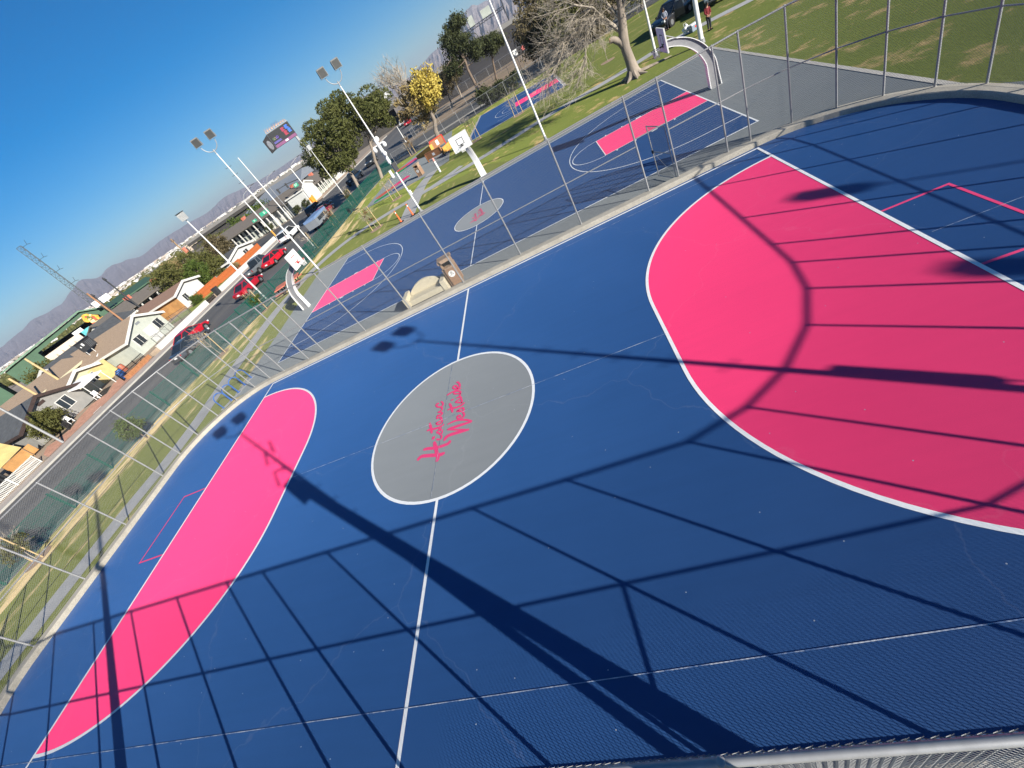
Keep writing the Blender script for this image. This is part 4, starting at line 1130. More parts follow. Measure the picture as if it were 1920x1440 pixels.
def car(label, loc, rz, kind, pm, door_open=False):
    t = thing('parked_car' if kind != 'pickup' else 'pickup_truck', label, 'car' if kind != 'pickup' else 'pickup truck', (*loc, -.055), rz)
    if kind == 'sedan':
        L, W, zs = 4.7, 1.82, .90
        body = [(-2.35, .78, .42, .72), (-2.25, .86, .30, .92), (-1.6, .91, .24, .98), (-1.0, .91, .22, .95), (.7, .91, .22, .93), (1.2, .90, .23, .90), (2.0, .86, .26, .78), (2.28, .78, .32, .66), (2.35, .66, .42, .58)]
        cab = [(-1.85, .70, .95), (-1.05, .60, 1.40), (.05, .60, 1.44), (1.25, .72, .90)]
    elif kind == 'suv':
        L, W, zs = 4.85, 1.92, 1.02
        body = [(-2.42, .86, .50, .95), (-2.38, .92, .36, 1.05), (-1.6, .96, .30, 1.06), (.8, .96, .30, 1.04), (1.3, .95, .32, 1.03), (2.1, .92, .36, .98), (2.38, .85, .40, .88), (2.43, .75, .48, .75)]
        cab = [(-2.36, .84, 1.03), (-2.15, .74, 1.66), (.15, .74, 1.74), (1.2, .84, 1.02)]
    else:
        L, W, zs = 5.8, 1.98, 1.08
        body = [(-2.9, .90, .60, 1.08), (-2.86, .95, .48, 1.12), (-.75, .97, .42, 1.12), (1.3, .97, .40, 1.10), (2.5, .95, .42, 1.08), (2.84, .90, .46, 1.0), (2.9, .82, .56, .85)]
        cab = [(-.95, .84, 1.10), (-.72, .74, 1.78), (.55, .74, 1.82), (1.45, .86, 1.08)]
    mb = MB()
    loft_x(mb, [(x, [(w * .80, zb), (w * .97, zb + .10), (w, (zb + zt) / 2), (w * .96, zt - .10), (w * .86, zt)]) for x, w, zb, zt in body])
    bd = mb.build('body', pm, t, True)
    # cabin: glass with painted roof and pillars
    (xa, wa, za), (xb, wb, zb_), (xc, wc, zc), (xd, wd, zd) = cab
    mb = MB(); mb.hexa([(xa, -wa, za), (xd, -wd, zd), (xd, wd, zd), (xa, wa, za), (xb, -wb, zb_), (xc, -wc, zc), (xc, wc, zc), (xb, wb, zb_)])
    mb.build('windows', M['glass'], t)
    mb = MB()
    mb.hexa([(xb - .06, -wb - .02, zb_ - .02), (xc + .06, -wc - .02, zc - .02), (xc + .06, wc + .02, zc - .02), (xb - .06, wb + .02, zb_ - .02), (xb + .05, -wb + .06, zb_ + .05), (xc - .1, -wc + .06, zc + .05), (xc - .1, wc - .06, zc + .05), (xb + .05, wb - .06, zb_ + .05)])
    for sy in (-1, 1):
        mb.tube([(xa, sy * wa * 1.01, za), (xb, sy * wb * 1.02, zb_)], .045, 5); mb.tube([(xd, sy * wd * 1.01, zd), (xc, sy * wc * 1.02, zc)], .035, 5)
        xm = (xb + xc) / 2 - .05; mb.tube([(xm, sy * (wa + wd) / 2 * 1.015, (za + zd) / 2), (xm, sy * wb * 1.03, zb_ + .02)], .04, 5)
        if kind == 'suv': mb.tube([(-1.3, sy * .855, za), (-1.25, sy * wb * 1.03, zb_ + .02)], .06, 5)
    mb.build('roof', pm, t, True)
    x0, x1 = body[0][0], body[-1][0]
    wr = .33 if kind == 'sedan' else .38
    wx = (x0 + .95, x1 - .95)
    for x in wx:
        for sy in (-1, 1):
            y = sy * (W / 2 - .10)
            w = MB(); w.tube([(0, -.11, 0), (0, -.10, 0), (0, .10, 0), (0, .11, 0)], [wr * .93, wr, wr, wr * .93], 18)
            wo = w.build('wheel', M['rubber'], t, True, (x, y, wr))
            r_ = MB(); r_.tube([(0, sy * .085, 0), (0, sy * .118, 0)], [wr * .62, wr * .58], 14)
            r_.build('rim', M['chrome'], wo)
    mb = MB()
    for x in wx:
        for sy in (-1, 1): mb.tube([(x, sy * (W / 2 - .3), wr + .02), (x, sy * (W / 2 + .004), wr + .02)], wr * 1.16, 18)
    mb.build('wheel_arch', M['black'], t)
    for sy in (-1, 1):
        mb = MB(); zt = body[1][3]; mb.box((x0 + .06, sy * W * .36, zt - .20), (.12, .34, .16) if kind == 'sedan' else (.12, .16, .34)); mb.build('tail_light', M['tail'], t)
        mb = MB(); zf = body[-2][3]; mb.box((x1 - .10, sy * W * .36, zf - .04), (.16, .32, .13)); mb.build('headlight', M['headl'], t)
        mb = MB(); mb.box((xd - .25, sy * (wd + .14), zd + .07), (.12, .2, .14)); mb.build('wing_mirror', pm, t)
    mb = MB(); mb.box((x0 - .005, 0, body[0][2] + .22), (.03, .36, .16)); mb.build('number_plate', M['white'], t)
    mb = MB(); mb.box((x1 - .01, 0, body[-1][2] + .10), (.05, W * .55, .22)); mb.build('grille', M['black'], t)
    mb = MB(); mb.box((x0 + .06, 0, body[0][2] - .04), (.14, W * .84, .16)); mb.box((x1 - .10, 0, body[-1][2] - .08), (.14, W * .76, .14)); mb.build('bumper', M['dark'], t)
    if kind == 'pickup':
        mb = MB(); mb.bb(-2.75, -1.05, -.80, .80, 1.105, 1.128); mb.build('truck_bed', M['black'], t)
    if door_open:
        mb = MB(); mb.hexa([(.9, .96, .45), (.55, 1.75, .45), (.50, 1.73, .45), (.85, .94, .45), (.9, .96, 1.06), (.55, 1.75, 1.06), (.50, 1.73, 1.06), (.85, .94, 1.06)])
        do = mb.build('door', pm, t)
        mb = MB(); mb.hexa([(.85, .95, 1.06), (.52, 1.73, 1.06), (.50, 1.72, 1.06), (.83, .94, 1.06), (.7, .95, 1.6), (.48, 1.6, 1.6), (.46, 1.59, 1.6), (.68, .94, 1.6)]); mb.build('door_window', M['glass'], do)
    return t
N90 = R(90)
car('bright red sedan beside the dark sedan on the street below the pale gabled house', (-36.6, 28.6), R(86), 'sedan', cpaint('red', (.42, .008, .02)))
car('dark blue grey sedan parked nearest the viewer behind the green fence', (-33.4, 24.8), R(88), 'sedan', cpaint('slate', (.035, .045, .06)))
car('dark red sedan behind the staked leafy tree', (-32.9, 36.4), R(88), 'sedan', cpaint('wine', (.36, .008, .02)))
car('grey pickup truck driving beside the red car near the white wall', (-36.7, 45.6), R(89), 'pickup', cpaint('grey', (.13, .14, .15)))
car('bright red hatchback right of the grey pickup', (-33.6, 45.0), R(88), 'sedan', cpaint('red2', (.55, .008, .02)))
car('white car ahead of the grey pickup by the end of the white wall', (-37.4, 57.5), R(89), 'suv', cpaint('white', (.72, .72, .72)))
car('maroon car half hidden behind the green fence beside the trailer', (-30.8, 59.5), R(88), 'sedan', cpaint('maroon', (.2, .01, .015)))
car('black sport utility car waiting at the junction beside the dark sedan', (-36.6, 68.0), R(90), 'suv', cpaint('black', (.008, .009, .012)))
car('black sedan at the junction close to the green fence', (-33.3, 64.6), R(90), 'sedan', cpaint('black2', (.01, .012, .016)))
car('dark blue pickup truck in the shade of the pine trees', (-31.6, 79.0), R(90), 'pickup', cpaint('navy', (.012, .03, .055)))
car('dark grey car on the street between the pine trunks', (-31.2, 91.0), R(-90), 'suv', cpaint('char', (.03, .033, .035)))
car('tiny red car near the freeway underpass', (-31.5, 136), R(90), 'sedan', cpaint('red', (.42, .008, .02)))
car('tiny white car entering the freeway underpass', (-36.5, 150), R(-90), 'suv', cpaint('white', (.72, .72, .72)))
car('tiny pale car under the freeway bridge', (-31.0, 158), R(-90), 'sedan', cpaint('silver', (.5, .5, .52)))
car('black sport utility car with open front door on the lawn path', (20.3, 44.6), R(-140), 'suv', cpaint('black', (.008, .009, .012)), True)
car('white pickup truck with black grille parked on the lawn', (24.0, 43.2), R(-112), 'pickup', cpaint('white', (.72, .72, .72)))
# box trailer by the kerb
t = thing('trailer', 'grey and white box trailer with blue stripe parked against the green fence', 'trailer', (-28.6, 52.0, -.055), R(91))
mb = MB(); mb.bb(-2.3, 2.3, -.95, .95, .5, 1.75); mb.build('box_body', mat('trailer_grey', (.20, .22, .24), .5, .1, 1), t)
mb = MB(); mb.bb(-2.32, 2.32, -.96, .96, 1.45, 1.76); mb.build('stripe', mat('trailer_blue', (.16, .25, .42), .5), t)
mb = MB(); mb.bb(-1.5, 1.5, -.965, .965, .9, 1.35); mb.build('window', M['winglass'], t)
for x in (-.6, .5):
    for sy in (-1, 1):
        w = MB(); w.tube([(0, -.1, 0), (0, .1, 0)], .34, 14); wo = w.build('wheel', M['rubber'], t, True, (x, sy * .92, .34))
mb = MB(); mb.tube([(2.6, -.6, .5), (3.8, 0, .5), (2.6, .6, .5)], .05, 6); mb.build('hitch', M['dark'], t)

# ================================================================== PEOPLE
def skin_mesh(name, pts, edges, rad, m, parent, lv=2):
    me = bpy.data.meshes.new(name); me.from_pydata(pts, edges, []); 
    o = bpy.data.objects.new(name, me); COL.objects.link(o)
    md = o.modifiers.new('s', 'SKIN'); md.use_smooth_shade = True
    for i, v in enumerate(me.skin_vertices[0].data):
        v.radius = rad[i] if isinstance(rad[i], tuple) else (rad[i], rad[i]); v.use_root = (i == 0)
    sb = o.modifiers.new('b', 'SUBSURF'); sb.levels = lv; sb.render_levels = lv
    dg = bpy.context.evaluated_depsgraph_get(); dg.update()
    nm = bpy.data.meshes.new_from_object(o.evaluated_get(dg))
    bpy.data.objects.remove(o)
    nm.materials.clear(); nm.materials.append(m)
    o2 = bpy.data.objects.new(name, nm); COL.objects.link(o2); o2.parent = parent
    return o2

def person(label, loc, rz, top, trousers, hair, bow=.1, sleeves=None):
    t = thing('person', label, 'person', (*loc, -.02), rz)
    # y forward
    P = [(0, 0, .93), (0, .01, 1.12), (0, .0, 1.32), (0, .0, 1.45), (0, .02 + bow * .4, 1.53), (0, .04 + bow, 1.62), (0, .03 + bow, 1.70),
         (.19, 0, 1.40), (.24, .03, 1.14), (.10, .20, .98), (-.19, 0, 1.40), (-.24, .03, 1.14), (-.10, .20, .98),
         (.09, 0, .86), (.10, .02, .48), (.10, -.02, .08), (.105, .12, .04), (-.09, 0, .86), (-.10, .02, .48), (-.10, -.02, .08), (-.105, .12, .04)]
    E = [(0, 1), (1, 2), (2, 3), (3, 4), (4, 5), (5, 6), (3, 7), (7, 8), (8, 9), (3, 10), (10, 11), (11, 12), (0, 13), (13, 14), (14, 15), (15, 16), (0, 17), (17, 18), (18, 19), (19, 20)]
    r_ = [(.155, .11), (.145, .10), (.17, .11), (.12, .09), .052, (.075, .09), (.072, .085), .06, .045, .03, .06, .045, .03, .082, .058, .042, .04, .082, .058, .042, .04]
    skin_mesh('body', P, E, r_, M['skin'], t)
    # clothes a little outside the body
    PT = [(0, 0, .90), (0, .01, 1.12), (0, 0, 1.32), (0, 0, 1.44), (.19, 0, 1.40), (.24, .03, 1.14), (.13, .16, 1.01), (-.19, 0, 1.40), (-.24, .03, 1.14), (-.13, .16, 1.01)]
    skin_mesh('top', PT, [(0, 1), (1, 2), (2, 3), (3, 4), (4, 5), (5, 6), (3, 7), (7, 8), (8, 9)], [(.175, .13), (.165, .12), (.19, .13), (.12, .10), .075, .060, .048, .075, .060, .048], top, t)
    PL = [(0, 0, .96), (.09, 0, .84), (.10, .02, .48), (.10, -.02, .09), (-.09, 0, .84), (-.10, .02, .48), (-.10, -.02, .09)]
    skin_mesh('trousers', PL, [(0, 1), (1, 2), (2, 3), (0, 4), (4, 5), (5, 6)], [(.17, .125), .098, .074, .062, .098, .074, .062], trousers, t)
    hd = MB(); cy = .035 + bow
    hd.ball((0, cy - .01, 1.685), (.098, .115, .12), 12, 8); hd.ball((0, cy - .07, 1.58), (.10, .06, .15), 10, 6)
    for sx in (-1, 1): hd.tube([(sx * .08, cy + .02, 1.72), (sx * .10, cy + .01, 1.58), (sx * .11, cy, 1.42)], [.03, .04, .02], 8)
    hd.build('hair', hair, t, True)
    fc_ = MB()
    for sx in (-1, 1): fc_.ball((sx * .034, cy + .098, 1.665), .012, 8, 5)
    fc_.build('eyes', M['black'], t, True)
    fc_ = MB(); fc_.profile([(cy + .085, 1.655), (cy + .125, 1.625), (cy + .085, 1.618)], 'x', -.014, .014); fc_.ball((0, cy + .088, 1.59), (.026, .012, .008), 8, 4); fc_.build('nose_and_mouth', M['skin'], t)
    for sx in (-1, 1):
        h = MB(); h.ball((sx * .055, .235, .955), (.035, .028, .045), 8, 6)
        for k in range(4): h.tube([(sx * (.045 - .02 * k), .25, .93 + .006 * k), (sx * (.02 - .02 * k), .275, .915 + .004 * k), (sx * (-.01 - .015 * k), .262, .905)], [.0095, .0085, .007], 6)
        h.tube([(sx * .05, .245, .98), (sx * .03, .275, .985), (sx * .012, .285, .975)], [.011, .0095, .008], 6)
        h.build('hand', M['skin'], t, True)
        s_ = MB(); s_.profile([(-.07, .0), (.18, .0), (.20, .035), (.10, .08), (-.06, .09)], 'x', sx * .10 - .045, sx * .10 + .045); s_.build('shoe', M['black'], t)
    return t
person('person in red top and dark trousers with long black hair on the lawn', (19.55, 32.5), R(200), mat('red_top', (.16, .015, .02), .85, .2, 9), mat('dark_trousers', (.018, .022, .032), .85), mat('black_hair', (.008, .007, .007), .5), .06)
person('person in grey shirt standing at the open door of the black car', (19.15, 42.6), R(160), mat('grey_shirt', (.28, .30, .36), .85, .1, 9), mat('navy_trousers', (.015, .018, .03), .85), mat('dark_hair', (.02, .014, .01), .5), .03)

# ================================================================== HOUSES
def window(mb_name, t, face, u, z, w, h, L, W, frame, bars=0, mull=True):
    # face 'f': front x=0, u along y. face 's': side y=-W/2, u along -x
    def place(mb, n0, n1, a0, a1, z0, z1):
        if face == 'f': mb.bb(n0, n1, a0, a1, z0, z1)
        elif face == 's': mb.bb(a0, a1, -W / 2 - n1, -W / 2 - n0, z0, z1)
    mb = MB()
    for a0, a1, za, zb in ((u - w / 2 - .07, u - w / 2, z - .07, z + h + .07), (u + w / 2, u + w / 2 + .07, z - .07, z + h + .07), (u - w / 2, u + w / 2, z + h, z + h + .07), (u - w / 2, u + w / 2, z - .07, z)):
        place(mb, .0, .07, a0, a1, za, zb)
    if mull: place(mb, .0, .05, u - .03, u + .03, z, z + h)
    fr = mb.build('window', frame, t)
    mb = MB(); place(mb, .005, .02, u - w / 2, u + w / 2, z, z + h); mb.build('pane', M['winglass'], fr)
    if bars:
        mb = MB()
        for k in range(bars):
            a = u - w / 2 + w * (k + .5) / bars; place(mb, .08, .10, a - .012, a + .012, z - .05, z + h + .05)
        for zz in (z, z + h / 2, z + h): place(mb, .10, .115, u - w / 2 - .05, u + w / 2 + .05, zz - .015, zz + .015)
        mb.build('security_bars', M['dark'], fr)
    return fr

def house(label, loc, rz, W, L, hw, hr, wall, roof, trim, wins=(), door=None, over=.45, name='house', cat='house', trim_front=True, group=None, z_under=1.0):
    t = thing(name, label, cat, loc, rz, group)
    mb = MB(); mb.profile([(-W / 2, -z_under), (W / 2, -z_under), (W / 2, hw), (0, hr - .05), (-W / 2, hw)], 'x', -L, 0)
    mb.build('wall', wall, t)
    sl = (hr - hw) / (W / 2); th = .14
    mb = MB()
    for sy in (-1, 1):
        e = W / 2 + over; ze = hw - sl * over
        p = [(over, 0, hr), (over, sy * e, ze), (-L - over, sy * e, ze), (-L - over, 0, hr)]
        mb.hexa([p[0], p[1], p[2], p[3]] + [(x, y, z + th) for x, y, z in p])
    mb.build('roof', roof, t)
    if trim_front:
        mb = MB()
        for sy in (-1, 1):
            e = W / 2 + over; ze = hw - sl * over
            for xx in (over + .002, ):
                p = [(xx, 0, hr - .16), (xx, sy * (e + .01), ze - .16), (xx + .06, sy * (e + .01), ze - .16), (xx + .06, 0, hr - .16)]
                mb.hexa(p + [(x, y, z + th + .19) for x, y, z in p])
            q = [(over, sy * (e + .005), ze - .12), (-L - over, sy * (e + .005), ze - .12), (-L - over, sy * (e + .06), ze - .12), (over, sy * (e + .06), ze - .12)]
            mb.hexa(q + [(x, y, z + th + .13) for x, y, z in q])
        mb.build('fascia', trim, t)
    for w in wins: window('w', t, w[0], w[1], w[2], w[3], w[4], L, W, M['trimw'], w[5] if len(w) > 5 else 0)
    if door:
        u, w, h, dm = door
        mb = MB(); mb.bb(.0, .06, u - w / 2 - .1, u + w / 2 + .1, 0, h + .1); do = mb.build('door', dm, t)
        mb = MB(); mb.bb(.06, .075, u - w / 2, u + w / 2, .05, h); mb.build('door_panel', M['stuccow'], do)
        mb = MB(); mb.ball((.10, u + w / 2 - .1, h * .48), .04, 6, 4); mb.build('handle', M['chrome'], do)
    return t
h1 = house('pale green gabled house with tan roof and barred windows facing the street', (-49.0, 35.7, .5), 0, 6.5, 13, 2.35, 3.95, M['stuccog'], M['shingle'], M['trimw'], [('f', -1.75, .95, 1.25, 1.05, 8), ('f', 2.0, 1.05, 1.1, 1.05, 8), ('s', -9.5, 1.0, 1.3, .9, 7)], (.35, 1.25, 1.95, M['trimw']))
mb = MB(); mb.bb(0.0, .05, -.35, .35, 2.9, 3.15); mb.build('gable_vent', M['metalroof'], h1)
mb = MB(); mb.bb(0, 1.1, -.5, 1.4, -.5, .12); mb.bb(1.1, 1.5, -.4, 1.3, -.5, -.08); mb.build('porch_step', M['conc'], h1)
mb = MB()
for y in (-.4, 1.3): mb.tube([(1.05, y, .1), (1.05, y, 1.0)], .02, 5); mb.tube([(.05, y, 1.0), (1.05, y, 1.0)], .02, 5)
mb.build('porch_railing', M['black'], h1)
t = thing('rooftop_cooler', 'boxy black cooling unit standing on the tan roof', 'roof cooler', (-55.6, 33.9, 4.0), R(10))
mb = MB(); mb.box((0, 0, .7), (1.3, 1.25, 1.15)); mb.build('cabinet', M['dark'], t)
mb = MB(); mb.box((0, 0, 1.32), (1.4, 1.35, .1)); mb.build('lid', M['black'], t)
mb = MB()
for k in range(6): mb.box((.66, 0, .3 + k * .14), (.03, 1.0, .03))
mb.build('louvre', M['metalroof'], t)
mb = MB(); mb.box((.3, -.64, .9), (.28, .02, .35)); mb.box((-.2, -.64, .75), (.12, .02, .2)); mb.build('sticker', M['white'], t)
mb = MB()
for sx in (-.5, .5):
    for sy in (-.5, .5): mb.tube([(sx, sy, -.5), (sx, sy, .15)], .03, 5)
mb.tube([(.9, .9, -.3), (1.0, -1.6, -.9)], .05, 6)
mb.build('leg', M['white'], t)

h5 = house('white gabled house with tan roof and ochre plywood side behind the orange fence', (-54.0, 50.7, .5), 0, 5.9, 11, 2.35, 3.15, M['stuccow'], M['shinglebrown'], M['trimw'], [('f', -1.5, .7, .9, 1.0, 5)], None)
mb = MB(); mb.bb(-8.6, -.05, -2.95 - .05, -2.95 - .01, -.4, 2.3); gp_ = mb.build('plywood_wall', M['garagewood'], h5)
mb = MB()
for x in (-1.8, -3.6, -5.4, -7.2): mb.bb(x - .02, x + .02, -3.02, -3.0, -.4, 2.3)
mb.bb(-5.6, -2.8, -3.02, -3.0, 1.2, 1.24); mb.bb(-5.6, -2.8, -3.02, -3.0, 0.2, .24)
mb.build('plywood_joint', M['brownboard'], gp_)
h6 = house('low white gabled roof house right behind the orange fence near the junction', (-50.6, 61.8, .0), 0, 8.6, 9, 1.95, 2.75, M['stuccow'], M['darkroof'], M['trimw'], [('f', 1.5, .9, 1.4, .8, 0)])
h3 = house('grey stucco house with dark brown roof edge behind the round shrub', (-50.3, 21.9, .5), 0, 6.8, 9, 2.15, 3.65, M['stuccogrey'], M['darkroof'], M['trimd'], [('f', 1.35, .95, 1.25, 1.15, 0)])
mb = MB(); mb.bb(0, .04, -.4, .4, 2.75, 3.05); mb.build('gable_vent', M['trimd'], h3)
h2 = house('cream gabled cottage between the grey house and the pale house', (-53.2, 28.3, .5), 0, 4.4, 8, 2.2, 3.0, M['cream'], M['shingle'], M['trimw'], [('f', .9, .9, .9, .9, 6)])
mb = MB(); mb.bb(-.6, .02, 1.0, 3.6, -.4, 2.1); mb.build('side_wing', M['yellow'], h2)
h7 = house('long brown roofed house with cream fascia behind the cottage', (-62.0, 23.2, .5), R(-90), 7.0, 11, 3.0, 4.1, M['cream'], M['shingle'], M['cream'], [('f', 0, 1.0, 1.2, 1.0, 0)])
h8 = house('two storey white gabled house with dark grey roof before the green warehouse', (-63.5, 33.2, .5), R(-90), 6.2, 13, 3.5, 4.5, M['stuccow'], M['darkroof'], M['trimw'], [('f', 1.2, 2.4, .6, .5, 0), ('f', -1.0, 1.8, .6, .6, 0)])
hy = house('yellow walled house with tan sheet roof at the left edge of the street', (-50.5, 9.5, .5), 0, 7.5, 10, 2.4, 3.3, M['yellow'], mat('tan_sheet_roof', (.46, .34, .14), .85, .12, 2), M['cream'], [('f', -1.0, .9, 1.1, 1.0, 0)])
# carport of the grey house
t = thing('carport', 'flat white carport roof beside the grey stucco house', 'carport', (-48.6, 26.1, .45), R(5))
mb = MB(); mb.hexa([(0, -1.6, 1.75), (0, 1.4, 1.75), (-2.6, 1.4, 2.25), (-2.6, -1.6, 2.25), (0, -1.6, 1.87), (0, 1.4, 1.87), (-2.6, 1.4, 2.37), (-2.6, -1.6, 2.37)]); mb.build('canopy', M['white'], t)
for x, y, z in ((-.1, -1.5, 1.75), (-.1, 1.3, 1.75), (-2.5, -1.5, 2.2), (-2.5, 1.3, 2.2)):
    mb = MB(); mb.tube([(x, y, -.4), (x, y, z)], .05, 6); mb.build('post', M['trimw'], t)
t = thing('tarp_shelter', 'yellow tarpaulin shelter with orange board beside the driveway', 'shelter', (-49.2, 15.8, .45), 0)
mb = MB(); mb.add([(0, -2.2, 1.1), (0, 1.0, 1.3), (-1.6, 1.2, 2.6), (-1.6, -2.4, 2.7), (-4, -2.2, 2.0), (-4, 1, 1.9)], [(0, 1, 2, 3), (3, 2, 5, 4)]); mb.build('tarp', mat('yellow_tarp', (.55, .42, .17), .8, .15, 1.2, .3), t)
mb = MB(); mb.bb(-.2, -.1, -1.2, 1.6, .2, 1.15); mb.build('board', M['garagewood'], t)
for x, y in ((0, -2.1), (0, .9), (-4, -2.1), (-4, .9)):
    mb = MB(); mb.tube([(x, y, -.4), (x, y, 1.2)], .04, 6); mb.build('pole', M['wood'], t)
t = thing('dark_container', 'large matt black container at the left edge beyond the street', 'container', (-48.2, 12.2, .35), R(8))
mb = MB(); mb.bb(-2.6, .6, -2.0, 1.2, -.2, 1.5); mb.build('box', M['black'], t)
mb = MB()
for k in range(9): mb.bb(.6, .64, -1.9 + k * .36, -1.75 + k * .36, -.1, 1.45)
mb.build('rib', M['dark'], t)

def pickets(name, label, cat, a, c, h, z, m, step, wd, rails=True, loc_z=0.0):
    t = thing(name, label, cat, (a[0], a[1], z))
    a0, c0 = Vector((0, 0)), Vector((c[0] - a[0], c[1] - a[1])); L = c0.length; d = c0 / L; an = math.atan2(d.y, d.x)
    mb = MB(); k = int(L / step)
    for i in range(k):
        q = d * ((i + .5) * L / k); mb.box((q.x, q.y, h / 2), (wd, .025, h), an)
    mb.build('boards' if wd > .06 else 'pickets', m, t)
    if rails:
        mb = MB(); n_ = Vector((-d.y, d.x)) * .04
        for zz in (.15 * h, .55 * h, .92 * h): mb.box((c0.x / 2 + n_.x, c0.y / 2 + n_.y, zz), (L, .03, .06), an)
        mb.build('rail', m, t)
    mb = MB(); P_ = []
    for i in range(int(L / 2.6) + 1):
        q = d * min(L, i * 2.6) + Vector((-d.y, d.x)) * .05
        mb = MB(); mb.box((q.x, q.y, h / 2), (.09, .07, h + .04), an); mb.build('post', m, t)
    return t
pickets('wooden_fence', 'orange stained board fence in front of the white gabled house', 'fence', (-50.0, 52.4), (-50.2, 45.6), 1.2, .47, M['orangewood'], .15, .146)
pickets('wooden_fence', 'middle stretch of orange board fence below the olive trees', 'fence', (-49.9, 59.4), (-50.0, 52.5), 1.15, .25, M['orangewood'], .15, .146)
pickets('wooden_fence', 'clean orange board fence panel nearest the street junction', 'fence', (-49.8, 66.2), (-49.9, 59.5), 1.2, .03, M['orangewood'], .15, .146)
pickets('iron_fence', 'white picket fence across the grey driveway at the left edge', 'fence', (-46.2, 10.0), (-46.4, 15.2), 1.0, .1, M['trimw'], .13, .05)
pickets('iron_fence', 'black iron fence curving over the brick forecourt', 'fence', (-47.6, 19.6), (-50.2, 22.2), .9, .28, M['black'], .12, .03)
pickets('iron_fence', 'dark iron fence along the carport yard', 'fence', (-47.0, 26.9), (-47.0, 31.0), 1.0, .2, M['black'], .13, .03)
pickets('wooden_fence', 'low brown board fence beside the street pavement', 'fence', (-46.4, 26.9), (-46.4, 31.0), .55, .1, M['brownboard'], .3, .29)
for q, l, c_ in (((-47.6, 27.6, .32), 'blue plastic barrel by the carport of the grey house', (.03, .10, .32)), ((-48.3, 28.3, .42), 'second blue barrel behind the first one beside the carport', (.025, .09, .28)), ((-49.8, 30.0, .5), 'terracotta red planter tub on the brick yard', (.38, .12, .07)), ((-56.8, 27.6, 2.1), 'orange cloth covered barrel at the far left yard', (.75, .16, .02))):
    t = thing('barrel', l, 'barrel', q); mb = MB(); mb.tube([(0, 0, 0), (0, 0, .12), (0, 0, .5), (0, 0, .82), (0, 0, .9)], [.28, .31, .34, .31, .28], 14); mb.build('body', mat('barrel_paint', c_, .5, .1, 3), t, True); mb = MB(); mb.tube([(0, 0, .9), (0, 0, .93)], [.29, .27], 14); mb.build('lid', M['dark'], t)
for q, l, rz in (((-48.6, 24.6, .46), 'white garden chair in the round front garden', .5), ((-48.7, 20.9, .45), 'white garden chair under the drooping shrub tree', 1.2)):
    t = thing('garden_chair', l, 'chair', q, rz); mb = MB(); mb.bb(-.24, .24, -.24, .24, .40, .44); mb.build('seat', M['white'], t); mb = MB(); mb.bb(-.24, .24, .20, .24, .44, .9); mb.build('backrest', M['white'], t)
    for sx in (-1, 1):
        for sy in (-1, 1): mb = MB(); mb.bb(sx * .21 - .02, sx * .21 + .02, sy * .21 - .02, sy * .21 + .02, 0, .40); mb.build('leg', M['white'], t)
# low white wall in sections
def wall_run(label, y0, y1, h=.62):
    t = thing('garden_wall', label, 'wall', (-46.15, y0, .06))
    mb = MB(); mb.bb(-.14, .14, 0, y1 - y0, 0, h); mb.build('wall', M['white_wall'], t)
    mb = MB(); mb.bb(-.18, .18, -.02, y1 - y0 + .02, h, h + .07); mb.build('coping', M['white_wall'], t)
wall_run('low white garden wall ending near the pale gabled house', 32.4, 43.3)
wall_run('long low white garden wall running to the street junction', 46.9, 66.3)
t = thing('waste_bin', 'dark grey wheeled bin standing in the gap of the white wall', 'waste bin', (-46.0, 46.1, .1), 0)
mb = MB(); mb.box((0, 0, .55), (.62, .62, .95), taper=1.12); mb.build('body', M['dark'], t); mb = MB(); mb.box((0, 0, 1.06), (.74, .74, .09)); mb.build('lid', M['dark'], t)
for sy in (-1, 1):
    mb = MB(); mb.tube([(-.3, sy * .24, .12), (-.3, sy * .3, .12)], .12, 10); mb.build('wheel', M['rubber'], t)
pickets('iron_fence', 'short dark iron gate between the two white walls', 'gate', (-46.15, 43.5), (-46.15, 45.4), .7, .1, M['black'], .12, .03)

# row of brown roofed homes behind
def porch_house(label, loc, rz, L, D, hw, hr, n, dark=True, z_under=1.0, group=None):
    # long front along local y from 0..L, facing +x, ridge along y
    t = thing('long_house', label, 'house', loc, rz, group)
    mb = MB(); mb.bb(-D, -1.6, 0, L, -z_under, hw); mb.build('wall', M['stuccog'], t)
    mb = MB(); ov = .5
    prof = [(.3, hw - .05), (-D / 2 - .4, hr), (-D - ov, hw - .05), (-D - ov, hw + .1), (-D / 2 - .4, hr + .16), (.3, hw + .1)]
    mb.profile([(p[0], p[1]) for p in prof], 'y', -ov, L + ov); mb.build('roof', M['shinglegrey'], t)
    mb = MB(); mb.add([(-1.6, -.01, hw), (-D, -.01, hw), (-D / 2 - .4, -.01, hr)], [(0, 1, 2)]); mb.add([(-1.6, L + .01, hw), (-D, L + .01, hw), (-D / 2 - .4, L + .01, hr)], [(0, 2, 1)]); mb.build('gable', M['stuccow'], t)
    for i in range(n):
        y = L * (i + .5) / n
        mb = MB(); mb.bb(-1.6, -1.55, y - L / n * .34, y + L / n * .34, .5, hw - .35); w = mb.build('window', M['winglass'] if dark else M['stuccow'], t)
        mb = MB(); mb.bb(-1.55, -1.52, y - .03, y + .03, .5, hw - .35); mb.bb(-1.55, -1.52, y - L / n * .34, y + L / n * .34, (hw + .1) / 2, (hw + .1) / 2 + .05); mb.build('glazing_bar', M['trimw'], w)
    for i in range(n + 1):
        y = L * i / n
        mb = MB(); mb.bb(-.15, .05, y - .1, y + .1, -z_under, hw - .02); mb.build('column', M['trimw'], t)
    mb = MB(); mb.box((-D / 2, L * .8, hr + .2), (.9, .8, .7)); mb.build('chimney', M['salmon'], t)
    return t
